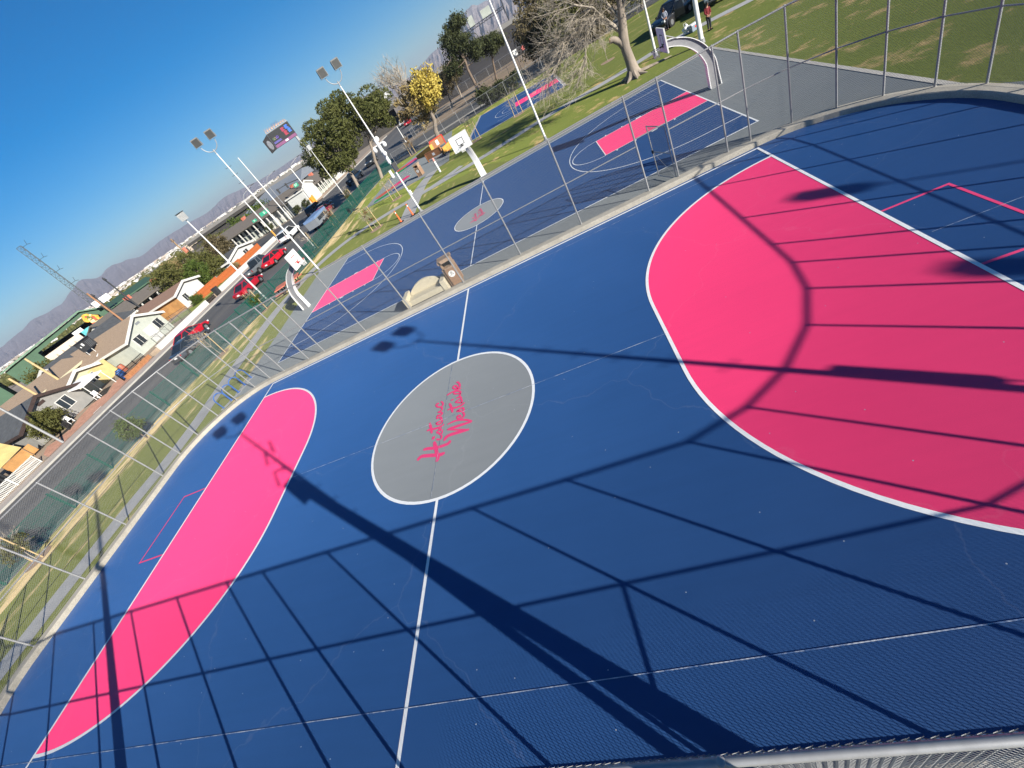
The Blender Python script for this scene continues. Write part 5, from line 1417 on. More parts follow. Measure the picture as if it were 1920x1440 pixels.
porch_house('brown roofed row house with white columns left of the olive trees', (-66.5, 47.6, .5), 0, 10.2, 7, 3.6, 4.9, 5)
porch_house('brown roofed row house with white columns just below the olive trees', (-67.5, 58.6, .5), 0, 6.2, 7, 3.4, 4.7, 3)
porch_house('long brown roofed building with white columns left of the traffic signal', (-92, 88.2, 0), R(-90), 31, 9, 3.0, 4.5, 13)
porch_house('brown roofed building with pale green low wall facing the junction', (-60.4, 87.2, 0), R(-90), 12.2, 9, 2.85, 4.5, 7, False)
porch_house('brown roofed building with white columns along the far street', (-47.4, 94.2, 0), 0, 12, 8, 2.5, 4.0, 6)
t = house('white gabled end house with arched panel and orange mural at the junction', (-46.9, 90.0, 0), 0, 6.4, 4.5, 3.4, 4.4, M['stuccow'], M['shinglegrey'], M['trimw'], (), None, .25)
mb = MB(); mb.add([(.03, y, z) for y, z in [(-1.1, 1.5)] + [(-1.1 + 2.2 * i / 12, 2.5 + .45 * sin(pi * i / 12)) for i in range(13)] + [(1.1, 1.5)]], [tuple(range(15))]); mb.build('arched_panel', M['stuccow'], t)
mb = MB(); mb.bb(0, .06, -3.0, -.6, .0, 1.35); mu = mb.build('mural', mat('orange_mural', (.80, .30, .02), .8, .35, 1.6), t)
mb = MB()
for k in range(5): mb.box((.10, -2.8 + k * .45, .7), (.08, .10, 1.3))
mb.build('bollard_rail', M['orangeboard'], mu)
house('white blank walled building beyond the far columns building', (-47.2, 111.5, 0), 0, 9.5, 14, 3.2, 3.9, M['stuccow'], M['darkroof'], M['trimw'], [('f', 0, 1, 1.2, 1.0, 0)])
t = thing('warehouse', 'large grey metal roofed hall behind the brown roofs', 'building', (-68, 116, 0), R(0))
mb = MB(); mb.bb(-12, 10.5, -8, 10, -1, 4.2); mb.build('wall', M['stuccow'], t)
mb = MB(); mb.add([(-13, -9, 4.2), (11.5, -9, 4.2), (11.5, 11, 4.2), (-13, 11, 4.2), (-3, 1, 6.7), (9, 1, 6.2)], [(0, 1, 5, 4), (1, 2, 5), (2, 3, 4, 5), (3, 0, 4)]); mb.build('roof', M['metalroof'], t)
# green warehouse with the painted bay
t = thing('warehouse', 'green corrugated warehouse with open dark bay and flower mural', 'building', (-84.3, 53.0, .3), R(-35))
mb = MB(); mb.profile([(-9.5, -1), (-4.5, -1), (-4.5, 6.92), (-9.5, 6.55)], 'x', -16, 0); mb.profile([(6.2, -1), (7.5, -1), (7.5, 5.95), (6.2, 6.65)], 'x', -16, 0)
mb.profile([(-4.5, 6.1), (4.0, 6.85), (6.2, 5.6), (6.2, 6.65), (4.5, 7.55), (-4.5, 6.92)], 'x', -.3, 0); mb.bb(-16, -9, -4.5, 6.2, -1, 5.6); mb.build('wall', M['greenwall'], t)
mb = MB(); mb.hexa([(.6, 4.5, 7.6), (.6, 8.2, 5.6), (-16.5, 8.2, 5.6), (-16.5, 4.5, 7.6), (.6, 4.5, 7.85), (.6, 8.2, 5.85), (-16.5, 8.2, 5.85), (-16.5, 4.5, 7.85)]); mb.hexa([(.6, -10, 6.55), (.6, 4.5, 7.6), (-16.5, 4.5, 7.6), (-16.5, -10, 6.55), (.6, -10, 6.8), (.6, 4.5, 7.85), (-16.5, 4.5, 7.85), (-16.5, -10, 6.8)]); mb.build('roof', mat('green_roof', (.11, .20, .13), .6, .1, .4), t)
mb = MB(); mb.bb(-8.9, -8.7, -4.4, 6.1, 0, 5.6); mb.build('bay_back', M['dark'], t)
mb = MB(); mb.bb(.04, .30, -4.4, 1.6, 0, 5.1); sw = mb.build('painted_wall', mat('cream_painted_wall', (.60, .50, .40), .85, .08, 1), t)
mb = MB(); mb.bb(.30, .36, -3.6, 2.4, 3.3, 3.6); mb.build('beam', M['black'], sw)
mb = MB()   # the hand painted black script on the wall
rs = random.Random(5); x0 = -3.2
for w_ in range(2):
    for k in range(6 if w_ == 0 else 5):
        pts = [(.33, x0 + .02, 3.75), (.33, x0 + .12, 4.0 + .45 * (k in (0, 3))), (.33, x0 + .24, 4.0), (.33, x0 + .16, 3.75), (.33, x0 + .32, 3.8)]
        mb.tube(pts, .045, 5); x0 += .34
    x0 += .22
mb.build('wall_script', M['black'], sw)
mb = MB(); mb.bb(.30, .38, 2.0, 3.6, 3.2, 5.0); mb.build('teal_panel', mat('teal_mural', (.10, .42, .45), .8, .4, 2), sw)
mb = MB(); mb.bb(.30, .40, 1.0, 2.6, 5.0, 5.6); mb.build('white_panel', M['white'], sw)
def blob_poly(cy, cz, r_, seed, n_=14, x=.06):
    q = random.Random(seed); return [(x, cy + r_ * (.65 + .5 * q.random()) * cos(2 * pi * i / n_), cz + r_ * (.65 + .5 * q.random()) * sin(2 * pi * i / n_)) for i in range(n_)]
mb = MB()
for k, (cy, cz, r_) in enumerate(((4.6, 6.2, .8), (5.3, 5.3, .8), (5.7, 4.3, .95), (6.3, 3.2, 1.05), (6.6, 2.1, .9))): mb.add(blob_poly(cy, cz, r_, k, x=.06 + .004 * k), [tuple(range(14))])
mu = mb.build('flower_mural', mat('orange_flower_mural', (.80, .34, .05), .8, .55, 1.2), t, fix=False)
for nm, colr, sd_ in (('mural_petals', (.52, .09, .05), 20), ('mural_leaves', (.10, .12, .03), 40), ('mural_light', (.82, .62, .30), 60)):
    mb = MB(); q = random.Random(sd_)
    for k in range(13):
        u = q.random(); cy = 4.5 + 2.3 * u + q.uniform(-.5, .5); cz = 6.3 - 4.4 * u + q.uniform(-.6, .6)
        if cz > 6.5: continue
        mb.add(blob_poly(min(cy, 7.2), cz, q.uniform(.14, .38), k + sd_, 9, x=.10 + sd_ * .0006 + .002 * k), [tuple(range(9))])
    mb.build(nm, mat(nm, colr, .8, .3, 2), mu, fix=False)
t = thing('warehouse', 'long low green corrugated shed wall left of the mural bay', 'building', (-92, 36, .3), R(-32))
mb = MB(); mb.bb(-10, 0, -16, 7.0, -1, 6.2); mb.build('wall', M['greenwall'], t)
mb = MB(); mb.hexa([(.5, -16.5, 6.1), (.5, 7.3, 6.1), (-10, 7.3, 6.9), (-10, -16.5, 6.9), (.5, -16.5, 6.3), (.5, 7.3, 6.3), (-10, 7.3, 7.1), (-10, -16.5, 7.1)]); mb.build('roof', M['trimw'], t)
for y in (-12.5, -6.5, 1.5):
    mb = MB(); mb.bb(0, .05, y - 1.2, y + 1.2, 1.2, 3.4); mb.build('opening', M['black'], t)
mb = MB(); mb.tube([(.3, -9, 2.5), (.3, -9, 4.9), (.3, -4, 4.9)], .08, 5); mb.build('drain_pipe', M['black'], t)
t = thing('warehouse', 'green corrugated shed right of the mural bay', 'building', (-79.5, 62.5, .3), R(-35))
mb = MB(); mb.bb(-9, 0, -5, 7, -1, 5.2); mb.build('wall', M['greenwall'], t)
mb = MB(); mb.hexa([(.4, -5.4, 5.1), (.4, 7.4, 5.1), (-9, 7.4, 5.9), (-9, -5.4, 5.9), (.4, -5.4, 5.3), (.4, 7.4, 5.3), (-9, 7.4, 6.1), (-9, -5.4, 6.1)]); mb.build('roof', M['greenwall'], t)
mb = MB(); mb.bb(0, .05, -3, -.5, 2, 4.6); mb.build('door', M['darkroof'], t)
t = thing('rooftop_sign', 'white sign board with black mark standing over the green shed', 'sign', (-78.0, 58.6, 5.6), R(-35))
mb = MB()
for y in (-.8, .8): mb.tube([(0, y, 0), (0, y, 1.9)], .05, 6)
mb.build('leg', M['dark'], t)
mb = MB(); mb.bb(-.06, .06, -1.5, 1.5, 1.3, 2.3); sb_ = mb.build('board', M['white'], t)
mb = MB(); mb.bb(.06, .08, -1.35, -1.25, 1.4, 2.2); mb.bb(.06, .08, -1.0, -.9, 1.4, 2.2); mb.bb(.06, .08, -1.25, -1.0, 2.1, 2.2); mb.bb(.06, .08, -1.25, -1.0, 1.75, 1.82)
for k in range(5): mb.bb(.06, .08, -.5 + k * .35, -.28 + k * .35, 1.78, 1.86)
mb.build('sign_mark', M['black'], sb_)

# ================================================================== MASTS, SIGNALS, SIGNS
M['mast'] = mat('mast_grey', (.10, .115, .12), .7, .1, 2)
t = thing('radio_mast', 'tall thin lattice radio mast rising above the green warehouse', 'radio mast', (-103.5, 77.5, 0), R(15))
mb = MB(); mb2 = MB(); H_ = 23.0
leg = [(.75 * cos(R(a)), .75 * sin(R(a))) for a in (90, 210, 330)]
for lx, ly in leg: mb.tube([(lx, ly, 0), (lx * .85, ly * .85, H_)], .06, 6)
mb.build('legs', M['mast'], t)
k = 24
for i in range(k):
    za, zb = H_ * i / k, H_ * (i + 1) / k
    for j in range(3):
        a, c = leg[j], leg[(j + 1) % 3]; s0, s1 = 1 - .15 * i / k, 1 - .15 * (i + 1) / k
        mb2.wire((a[0] * s0, a[1] * s0, za), (c[0] * s1, c[1] * s1, zb), .036); mb2.wire((a[0] * s1, a[1] * s1, zb), (c[0] * s1, c[1] * s1, zb), .034)
mb2.build('lattice', M['mast'], t, fix=False)
for i, z in enumerate((22.6, 19.4, 16.2, 13.0)):
    mb = MB(); mb.tube([(0, 0, z), (1.6, 0, z), (2.0, 0, z + .8)], .04, 5); mb.tube([(1.6, 0, z), (2.4, 0, z - .2)], .04, 5); mb.build('aerial', M['dark'], t)
def wood_pole(label, loc, h, arms=1, m=None, trafo=False, rz=0.0):
    t = thing('utility_pole', label, 'utility pole', loc, rz)
    mb = MB(); mb.tube([(0, 0, -.5), (0, 0, h)], [.17, .11], 8); mb.build('pole', m or M['wood'], t, True)
    for i in range(arms):
        mb = MB(); mb.box((0, 0, h - .5 - i * 1.1), (.12, 2.0, .13)); ar = mb.build('cross_arm', m or M['wood'], t)
        for y in (-.9, -.4, .4, .9): mb = MB(); mb.tube([(0, y, h - .43 - i * 1.1), (0, y, h - .2 - i * 1.1)], .04, 6); mb.build('insulator', M['dark'], ar)
    if trafo:
        mb = MB(); mb.tube([(.35, 0, h - 2.9), (.35, 0, h - 2.0)], .28, 12); mb.build('transformer', M['salmon'], t)
    return t
M['polewood'] = mat('rust_brown_pole_wood', (.33, .17, .09), .85, .2, 2)
wood_pole('rust brown utility pole in front of the radio mast', (-60.2, 43.7, .4), 8.7, 0, M['polewood'])
wood_pole('pale utility pole before the green shed, second from the left edge', (-57.9, 29.6, .4), 6.7, 0, M['stake'])
wood_pole('pale utility pole nearest the left edge', (-56.5, 25.9, .4), 6.1, 0, M['stake'])
wood_pole('utility pole with red transformer above the olive trees', (-58.8, 61.5, .4), 8.6, 1, None, True, R(30))
wood_pole('thin dark utility pole over the row houses', (-65.5, 52.0, .4), 9.4, 1, M['dark'], False, R(40))
wood_pole('thin dark utility pole behind the red brown chimney', (-74.5, 55.5, .4), 8.6, 1, M['dark'], False, R(40))
t = thing('street_pole', 'plain galvanised street pole at the left edge beyond the road', 'pole', (-46.3, 17.5, .05))
mb = MB(); mb.tube([(0, 0, 0), (0, 0, 9)], [.12, .08], 10); mb.build('shaft', M['galv'], t, True)
mb = MB(); mb.tube([(0, 0, 8.9), (.8, 0, 9.3), (2.2, 0, 9.4)], .05, 6); mb.build('arm', M['galv'], t)
mb = MB(); mb.box((2.5, 0, 9.38), (.6, .25, .12)); mb.build('lamp_head', M['dark'], t)

def text_obj(s, size, m, parent, loc, rot, ext=.01, name='text'):
    cu = bpy.data.curves.new('t', 'FONT'); cu.body = s; cu.size = size; cu.extrude = ext; cu.align_x = 'CENTER'; cu.align_y = 'CENTER'
    o = bpy.data.objects.new('t', cu); COL.objects.link(o)
    dg = bpy.context.evaluated_depsgraph_get(); dg.update()
    me = bpy.data.meshes.new_from_object(o.evaluated_get(dg)); bpy.data.objects.remove(o)
    me.materials.clear(); me.materials.append(m)
    q = bpy.data.objects.new(name, me); COL.objects.link(q); q.parent = parent; q.location = loc; q.rotation_euler = rot
    return q
def signal(label, loc, h, arm, rz, words, sz):
    t = thing('traffic_signal', label, 'traffic signal', loc, rz)
    mb = MB(); mb.tube([(0, 0, .9), (0, 0, h)], [.12, .09], 10); mb.build('pole', M['whitepole'], t, True)
    mb = MB(); mb.tube([(0, 0, 0), (0, 0, 1.7)], .15, 10); mb.build('painted_base', M['orangeboard'], t, True)
    if arm:
        mb = MB(); mb.tube([(0, 0, h * .72), (arm * .5, 0, h * .78), (arm, 0, h * .79)], [.08, .06, .05], 8); mb.build('mast_arm', M['black'], t, True)
        for x in (arm * .55, arm * .95):
            mb = MB(); mb.box((x, 0, h * .75), (.34, .3, 1.0)); si = mb.build('signal_head', M['black'], t)
            mb = MB()
            for k in range(3): mb.tube([(x, -.15, h * .75 + .3 - k * .3), (x, -.22, h * .75 + .3 - k * .3)], .11, 10)
            mb.build('lens', M['dark'], si)
    mb = MB(); mb.tube([(0, 0, h - .1), (.6, 0, h + .7), (2.6, 0, h + 1.2)], .045, 6); mb.build('lamp_arm', M['galv'], t)
    mb = MB(); mb.box((2.9, 0, h + 1.2), (.7, .28, .12)); mb.build('lamp_head', M['dark'], t)
    for (x, z, w, hh, s) in sz:
        mb = MB(); mb.box((x, -.12, z), (w, .03, hh)); g_ = mb.build('street_sign', M['signgreen'], t)
        text_obj(s, hh * .8, M['white'], g_, (x, -.14, z), (R(90), 0, 0), .006, 'sign_text')
    return t
signal('traffic signal pole with green D street sign and orange base by the white wall end', (-46.0, 66.8, .0), 7.6, 0, R(35), '', [(1.25, 4.5, 1.7, .62, 'D'), (-.95, 4.35, .8, .42, '51')])
signal('traffic signal with black mast arm and green sign before the white gabled end house', (-45.3, 86.2, .0), 7.4, -5.2, R(35), '', [(-1.3, 4.7, 1.0, .7, 'ST')])
t = thing('street_lamp', 'tall curved double arm street lamp beyond the junction', 'street lamp', (-52.0, 71.5 + 14.5, 0), R(35))
mb = MB(); mb.tube([(0, 0, 0), (0, 0, 7.2), (.3, 0, 8.0), (1.0, 0, 8.6), (2.6, 0, 8.8)], [.1, .07, .06, .05, .04], 8); mb.tube([(0, 0, 7.2), (-.3, 0, 8.0), (-1.6, 0, 8.3)], .045, 6); mb.build('pole', M['galv'], t, True)
mb = MB(); mb.box((2.9, 0, 8.78), (.6, .26, .12)); mb.build('lamp_head', M['dark'], t)
light_pole('small orange based signal post by the corner of the far street', (-21.6, 88.5), 3.4, 0, 0, False, r0=.12)

# digital billboard
t = thing('billboard', 'big black digital billboard with orange script header on a grey column', 'billboard', (-61.4, 124.5, 3.4), R(-63.4)); t.scale = (.775,) * 3
# local +x faces the viewer
mb = MB(); mb.bb(-.9, -.3, 3.3, 4.2, -4.5, 12.4); mb.bb(-.25, .2, 3.5, 4.0, -4.5, 12.4); mb.build('column', M['galv'], t)
mb = MB(); mb.bb(-1.6, .25, -4.4, 4.4, 12.3, 17.2); cb = mb.build('cabinet', M['dark'], t)
mb = MB(); mb.bb(.25, .30, -4.25, 4.25, 13.3, 17.0); scn = mb.build('screen', emit('screen_black', (.010, .012, .014), .6), cb)
mb = MB(); mb.bb(.25, .33, -4.3, 4.3, 12.35, 13.25); mb.build('lower_panel', mat('mauve_panel', (.20, .07, .16), .6, .08, 1), cb)
mb = MB(); mb.bb(.34, .36, -.2, .9, 12.55, 13.05); mb.build('white_label', M['white'], cb)
for nm, y0, y1, za, zb, colr in (('red_image', .7, 2.0, 15.4, 16.6, (.30, .02, .06)), ('red_image', 1.0, 2.3, 14.0, 15.3, (.32, .02, .05)), ('blue_image', 2.3, 3.6, 15.5, 16.7, (.03, .12, .5)), ('blue_image', 2.7, 3.9, 14.2, 15.4, (.03, .14, .55)), ('blue_bar', -4.0, -.9, 13.6, 14.2, (.12, .11, .42))):
    mb = MB()
    for k in range(5):
        h_ = (zb - za) / 5; mb.bb(.30, .315, y0, y1 - .2 * ((k * 7) % 3), za + k * h_ + .03, za + (k + 1) * h_ - .03)
    mb.build(nm, emit(nm, colr, .9), scn)
for s, y, c_ in (('G', -3.3, (.12, .22, .10)), ('O', -2.7, (.25, .2, .08)), ('L', -2.2, (.12, .08, .4)), ('D', -1.7, (.14, .06, .45))):
    text_obj(s, 1.0, emit('letter_' + s, c_, .9), scn, (.32, y, 15.0), (R(90), 0, R(90)), .01, 'screen_text')
mb = MB(); mb.bb(.1, .30, -4.4, 4.4, 17.2, 17.5); mb.build('cornice', M['metalroof'], cb)
mb = MB()
for i in range(9):
    y = -4.2 + i * .92; hh = 1.25 - .06 * i
    mb.tube([(.2, y, 17.55), (.2, y + .25, 17.55 + hh), (.2, y + .5, 17.7), (.2, y + .7, 17.6 + hh * .6), (.2, y + .92, 17.6)], .10, 6)
mb.build('script_sign', mat('orange_script', (.80, .40, .16), .5, .2, .6), cb)
mb = MB()
for i in range(5): mb.tube([(.1, -1.2 + i * .55, 18.2), (.1, -1.0 + i * .55, 19.2 - .1 * (i % 2)), (.1, -.75 + i * .55, 18.3)], .05, 5)
mb.build('upper_script', mat('navy_script', (.05, .06, .2), .5), cb)
mb = MB(); mb.hexa([(-.2, -7.0, 11.9), (.2, -7.0, 11.9), (.2, -4.45, 12.3), (-.6, -4.45, 12.3), (-.2, -7.0, 16.2), (.2, -7.0, 16.2), (.2, -4.45, 17.2), (-.6, -4.45, 17.2)]); sd = mb.build('side_panel', M['black'], cb)
mb = MB(); mb.add([(.215, -5.6 + .8 * cos(2 * pi * i / 24), 14.2 + 1.5 * sin(2 * pi * i / 24)) for i in range(24)], [tuple(range(24))]); mb.build('round_emblem', mat('grey_emblem', (.16, .17, .19), .6, .3, 3), sd, fix=False)

# freeway bridge and its dark bank
mb = MB(); mb.hexa([(-21, 125.5, -.1), (160, 116, -.1), (160, 166, -.1), (-24, 166, -.1), (-21, 128, 1.2), (160, 118.5, 1.2), (160, 164, 5.6), (-24, 164, 5.6)])
st(mb.build('embankment', mat('dark_gravel_bank', (.052, .046, .042), .95, .35, .12, .3, fine=4)))
t = thing('freeway_bridge', 'dark concrete freeway bridge crossing the street in the distance', 'bridge', (0, 166, 0))
mb = MB(); mb.bb(-150, -45.5, 0, 16, -.1, 4.6); mb.bb(-24.5, 150, 0, 16, -.1, 4.9); mb.build('abutment', M['wallgrey'], t)
mb = MB(); mb.bb(-150, 150, -.8, 17, 4.9, 5.9); mb.build('deck', M['wallgrey'], t)
mb = MB(); mb.bb(-150, 150, -.9, -.6, 5.9, 6.9); mb.bb(-150, 150, 16.6, 16.9, 5.9, 6.9); mb.build('parapet', mat('freeway_barrier', (.24, .23, .215), .9, .1, .3), t)
for x in (-38.5, -31.5):
    mb = MB(); mb.tube([(x, 8, 0), (x, 8, 4.9)], .5, 12); mb.build('pier', M['wallgrey'], t, True)
light_pole('small lamp on the freeway bridge above the underpass', (-35, 171), 8.6, 1, 0, False, r0=.1, base=False)
t = thing('sign_gantry', 'overhead freeway sign gantry with pale panels before the mountains', 'sign gantry', (0, 176, 6), R(-2))
for x in (-9.6, 5.8): mb = MB(); mb.tube([(x, 0, -1), (x, 0, 9.5)], .16, 8); mb.build('post', M['dark'], t)
mb = MB()
for z in (4.4, 5.1): mb.tube([(-9.6, 0, z), (5.8, 0, z)], .09, 6)
for i in range(18): mb.tube([(-9.6 + i * .856, 0, 4.4 + .7 * (i % 2)), (-9.6 + (i + 1) * .856, 0, 4.4 + .7 * ((i + 1) % 2))], .06, 5)
mb.build('truss', M['dark'], t)
for x0, x1, z1 in ((-1.7, 1.7, 7.4), (-6.6, -4.6, 7.9)):
    mb = MB(); mb.bb(x0, x1, -.35, -.25, 5.2, z1); mb.build('sign_panel', mat('faded_sign_back', (.45, .48, .42), .6, .12, 1), t)
t = thing('billboard', 'small blue and white roadside panel on the freeway edge', 'sign', (-41.6, 168, 6.6)); mb = MB(); mb.tube([(0, 0, 0), (0, 0, 2.2)], .1, 6); mb.build('post', M['galv'], t); mb = MB(); mb.bb(-1.2, 1.2, -.1, .1, 2.0, 3.4); mb.build('panel', M['white'], t)
t = thing('road_sign', 'pink red octagonal road sign beside the far street', 'road sign', (6.5, 90.5, .3), R(10)); mb = MB(); mb.tube([(0, 0, 0), (0, 0, 2.2)], .04, 6); mb.build('post', M['galv'], t); mb = MB(); mb.add([(.36 * cos(R(22.5 + 45 * i)), -.06, 2.4 + .36 * sin(R(22.5 + 45 * i))) for i in range(8)] + [(.36 * cos(R(22.5 + 45 * i)), -.03, 2.4 + .36 * sin(R(22.5 + 45 * i))) for i in range(8)], [tuple(range(8)), tuple(range(15, 7, -1))] + [(i, (i + 1) % 8, 8 + (i + 1) % 8, 8 + i) for i in range(8)]); mb.build('panel', mat('faded_sign_red', (.50, .13, .12), .6), t)
t = thing('road_sign', 'small pale square sign on a post by the far street fence', 'road sign', (5.05, 79.0, .8), R(5)); mb = MB(); mb.tube([(0, 0, -.8), (0, 0, 2.6)], .03, 6); mb.build('post', M['galv'], t); mb = MB(); mb.bb(-.35, .35, -.05, -.03, 2.1, 2.9); mb.build('panel', M['white'], t)
# ================================================================== TREES
def leaf_quad(mb, c, s, rnd, lo=.5):
    a = Vector((rnd.gauss(0, 1), rnd.gauss(0, 1), rnd.gauss(0, 1))).normalized()
    b_ = a.orthogonal().normalized()
    q = Matrix.Rotation(rnd.uniform(0, 6.28), 3, a)
    u = q @ b_ * s; w = a.cross(u).normalized() * s * lo
    c = Vector(c)
    mb.add([c - u - w, c + u - w * .6, c + u * 1.1 + w, c - u + w], [(0, 1, 2, 3)])

def crown(rnd, c, rad, clumps, per, ls, clump_r, shell=.55, flat=.75, lo=.5, mb=None, keep=None):
    mb = mb or MB()
    centres = []
    for i in range(clumps):
        d = Vector((rnd.gauss(0, 1), rnd.gauss(0, 1), rnd.gauss(0, 1))).normalized()
        r_ = shell + (1 - shell) * rnd.random()
        p = Vector((c[0] + d.x * rad[0] * r_, c[1] + d.y * rad[1] * r_, c[2] + d.z * rad[2] * r_))
        if keep and not keep(p): continue
        centres.append(p)
        cr = clump_r * rnd.uniform(.65, 1.25)
        for k in range(per):
            e = Vector((rnd.gauss(0, .5), rnd.gauss(0, .5), rnd.gauss(0, .5) * flat)) * cr
            leaf_quad(mb, p + e, ls * rnd.uniform(.6, 1.3), rnd, lo)
    return mb, centres

def lobed(rnd, c, rad, lobes, lr, per, ls, mb=None, up_=.35):
    mb = mb or MB(); ce = []
    for i in range(lobes):
        d = Vector((rnd.gauss(0, 1), rnd.gauss(0, 1), rnd.gauss(0, 1))).normalized(); q = .45 + .5 * rnd.random()
        L_ = Vector((c[0] + d.x * rad[0] * q, c[1] + d.y * rad[1] * q, c[2] + d.z * rad[2] * q)); ce.append(L_)
        R_ = lr * rnd.uniform(.7, 1.25)
        for k in range(per):
            e = Vector((rnd.gauss(0, 1), rnd.gauss(0, 1), rnd.gauss(0, 1) + up_)).normalized()
            q2 = R_ * (.80 + .26 * rnd.random())
            leaf_quad(mb, (L_.x + e.x * q2, L_.y + e.y * q2, L_.z + e.z * q2 * .72), ls * rnd.uniform(.6, 1.3), rnd, .35)
    return mb, ce

def pine(label, loc, parts, seed, r0=.28):
    rnd = random.Random(seed); t = thing('pine_tree', label, 'tree', (*loc, 0)); mb = MB(); ce = []
    for c, rad, n_, lr in parts:
        mb, c2 = lobed(rnd, (c[0] - loc[0], c[1] - loc[1], c[2]), rad, n_, lr, 330, .17, mb); ce += c2
    mb.build('crown', M['pine'], t, fix=False)
    c = parts[0][0]
    limbs(rnd, (0, 0, 0), ((c[0] - loc[0]) * .7, (c[1] - loc[1]) * .7, c[2]), r0, ce, 14).build('trunk', M['palebark'], t, True)

def limbs(rnd, base, top, r0, targets, k=8):
    mb = MB(); base = Vector(base); top = Vector(top)
    n_ = 6; pts = []
    for i in range(n_ + 1):
        t_ = i / n_; p = base.lerp(top, t_)
        p += Vector((rnd.uniform(-1, 1), rnd.uniform(-1, 1), 0)) * r0 * .5 * (0 < i < n_)
        pts.append(p)
    mb.tube([base - Vector((0, 0, .15))] + pts, [r0 * 1.5] + [r0 * (1 - .55 * i / n_) * (1.15 if i == 0 else 1) for i in range(n_ + 1)], 10)
    tg = list(targets); rnd.shuffle(tg)
    for p in tg[:k]:
        s_ = base.lerp(top, rnd.uniform(.55, 1.0)); m = s_.lerp(p, .5) + Vector((0, 0, -.12 * (p - s_).length * rnd.random()))
        mb.tube([s_, m, p], [r0 * .35, r0 * .22, r0 * .08], 6)
    return mb

def tree(label, loc, c, rad, leaf, bark, clumps, per, ls, cr, r0=.25, seed=1, name='tree', cat='tree', group=None, extra=None, k=8, shell=.5, lo=.5, flat=.75):
    rnd = random.Random(seed)
    t = thing(name, label, cat, (*loc, 0), 0, group)
    cl = (c[0] - loc[0], c[1] - loc[1], c[2])
    mb, ce = crown(rnd, cl, rad, clumps, per, ls, cr, shell, flat, lo)
    if extra:
        for (ec, er, n_) in extra:
            mb, c2 = crown(rnd, (ec[0] - loc[0], ec[1] - loc[1], ec[2]), er, n_, per, ls, cr, shell, flat, lo, mb); ce += c2
    mb.build('crown', leaf, t, fix=False)
    limbs(rnd, (0, 0, 0), (cl[0] * .8, cl[1] * .8, c[2] + rad[2] * .2), r0, ce, k).build('trunk', bark, t, True)
    return t

pine('big round dark green pine nearest the street cross walk, left of its twin', (-22.2, 55.9), [((-21.8, 57.5, 7.9), (3.6, 3.6, 3.4), 26, 1.35), ((-24.2, 57, 5.9), (2.0, 2.2, 1.6), 9, 1.2), ((-21.5, 57, 4.8), (2.2, 2.2, .8), 7, 1.0)], 11)
pine('big dark green pine right of its twin with a curved dark trunk', (-20.4, 61.6), [((-16.8, 62.0, 7.6), (3.6, 3.6, 2.8), 24, 1.35), ((-20.2, 62.4, 10.2), (2.4, 2.6, 1.3), 10, 1.25), ((-14.6, 61.4, 6.6), (1.2, 1.6, 1.6), 7, 1.1)], 12)
t = tree('yellow autumn tree with pale leaning trunk on the park edge', (-10.6, 67.2), (-8.3, 66.8, 6.3), (2.4, 2.4, 2.7), M['yellowleaf'], M['palebark'], 80, 42, .16, .74, .38, 13, lo=.6, shell=.3)
rnd = random.Random(31)
mb, ce = crown(rnd, (-.5, .4, 5.2), (3.5, 2.4, 3.1), 120, 40, .15, .6); mb.build('dry_foliage', M['tanleaf'], t, fix=False)

def branchy(rnd, mb, p, d, L, r, depth, droop=0.0, spread=.55, n0=3, minr=.006):
    p = Vector(p); d = Vector(d).normalized(); pts = [p]; k = 4
    for i in range(k):
        d = (d + Vector((rnd.uniform(-1, 1), rnd.uniform(-1, 1), rnd.uniform(-1, 1))) * .16 + Vector((0, 0, -droop * (i + 1) / k))).normalized()
        pts.append(pts[-1] + d * L / k)
    mb.tube(pts, [max(minr, r * (1 - .55 * i / k)) for i in range(k + 1)], 6 if r > .04 else (4 if r > .015 else 3), cap=False)
    if depth == 0: return
    for i in range(n0 + (depth > 1)):
        t_ = rnd.uniform(.35, 1.0); j = min(k - 1, int(t_ * k)); s_ = pts[j].lerp(pts[j + 1], t_ * k - j)
        dd = (d + Vector((rnd.uniform(-1, 1), rnd.uniform(-1, 1), rnd.uniform(-.7, .9))) * spread * 1.5).normalized()
        branchy(rnd, mb, s_, dd, L * rnd.uniform(.5, .8), max(minr, r * .48), depth - 1, droop, spread, n0, minr)

mb = MB()
for i in range(13):
    branchy(rnd, mb, (rnd.uniform(-2.6, .4), rnd.uniform(-.5, 1), 5.8 + rnd.random()), (rnd.uniform(-.8, .1), rnd.uniform(-.3, .5), 1), 2.9, .06, 3, 0, .4, 3, .014)
mb.build('bare_branch', M['twig'], t, fix=False)
tree('tall dark irregular pine by the far freeway fence', (-4.6, 92.8), (-4.5, 96, 8.6), (3.2, 3, 2.4), M['darkpine'], M['bark'], 85, 60, .17, .85, .32, 14, 'pine_tree', 'tree', None, [((-3.3, 96.4, 11.6), (2.2, 2.2, 1.4), 45), ((-5.6, 95, 10.0), (2.0, 2, 1.6), 34), ((-7.4, 95.5, 6.0), (2.4, 2.2, 1.6), 40), ((-1.8, 95, 6.6), (2.0, 2, 1.8), 34)], 12, .3, .4)
tree('smaller spreading dark pine right of the tall irregular one', (-.9, 102.8), (1.2, 101.6, 5.6), (2.5, 2.3, 1.7), M['darkpine'], M['bark'], 70, 60, .17, .8, .24, 15, 'pine_tree', 'tree', None, [((-1.2, 102, 6.2), (1.8, 1.8, 1.4), 26)], lo=.4)
tree('grey brown half bare tree on the dirt bank left of the pines', (-12.4, 104), (-11.5, 104.5, 4.2), (3.2, 2.8, 2.2), M['brownleaf'], M['palebark'], 60, 40, .14, .8, .22, 16)
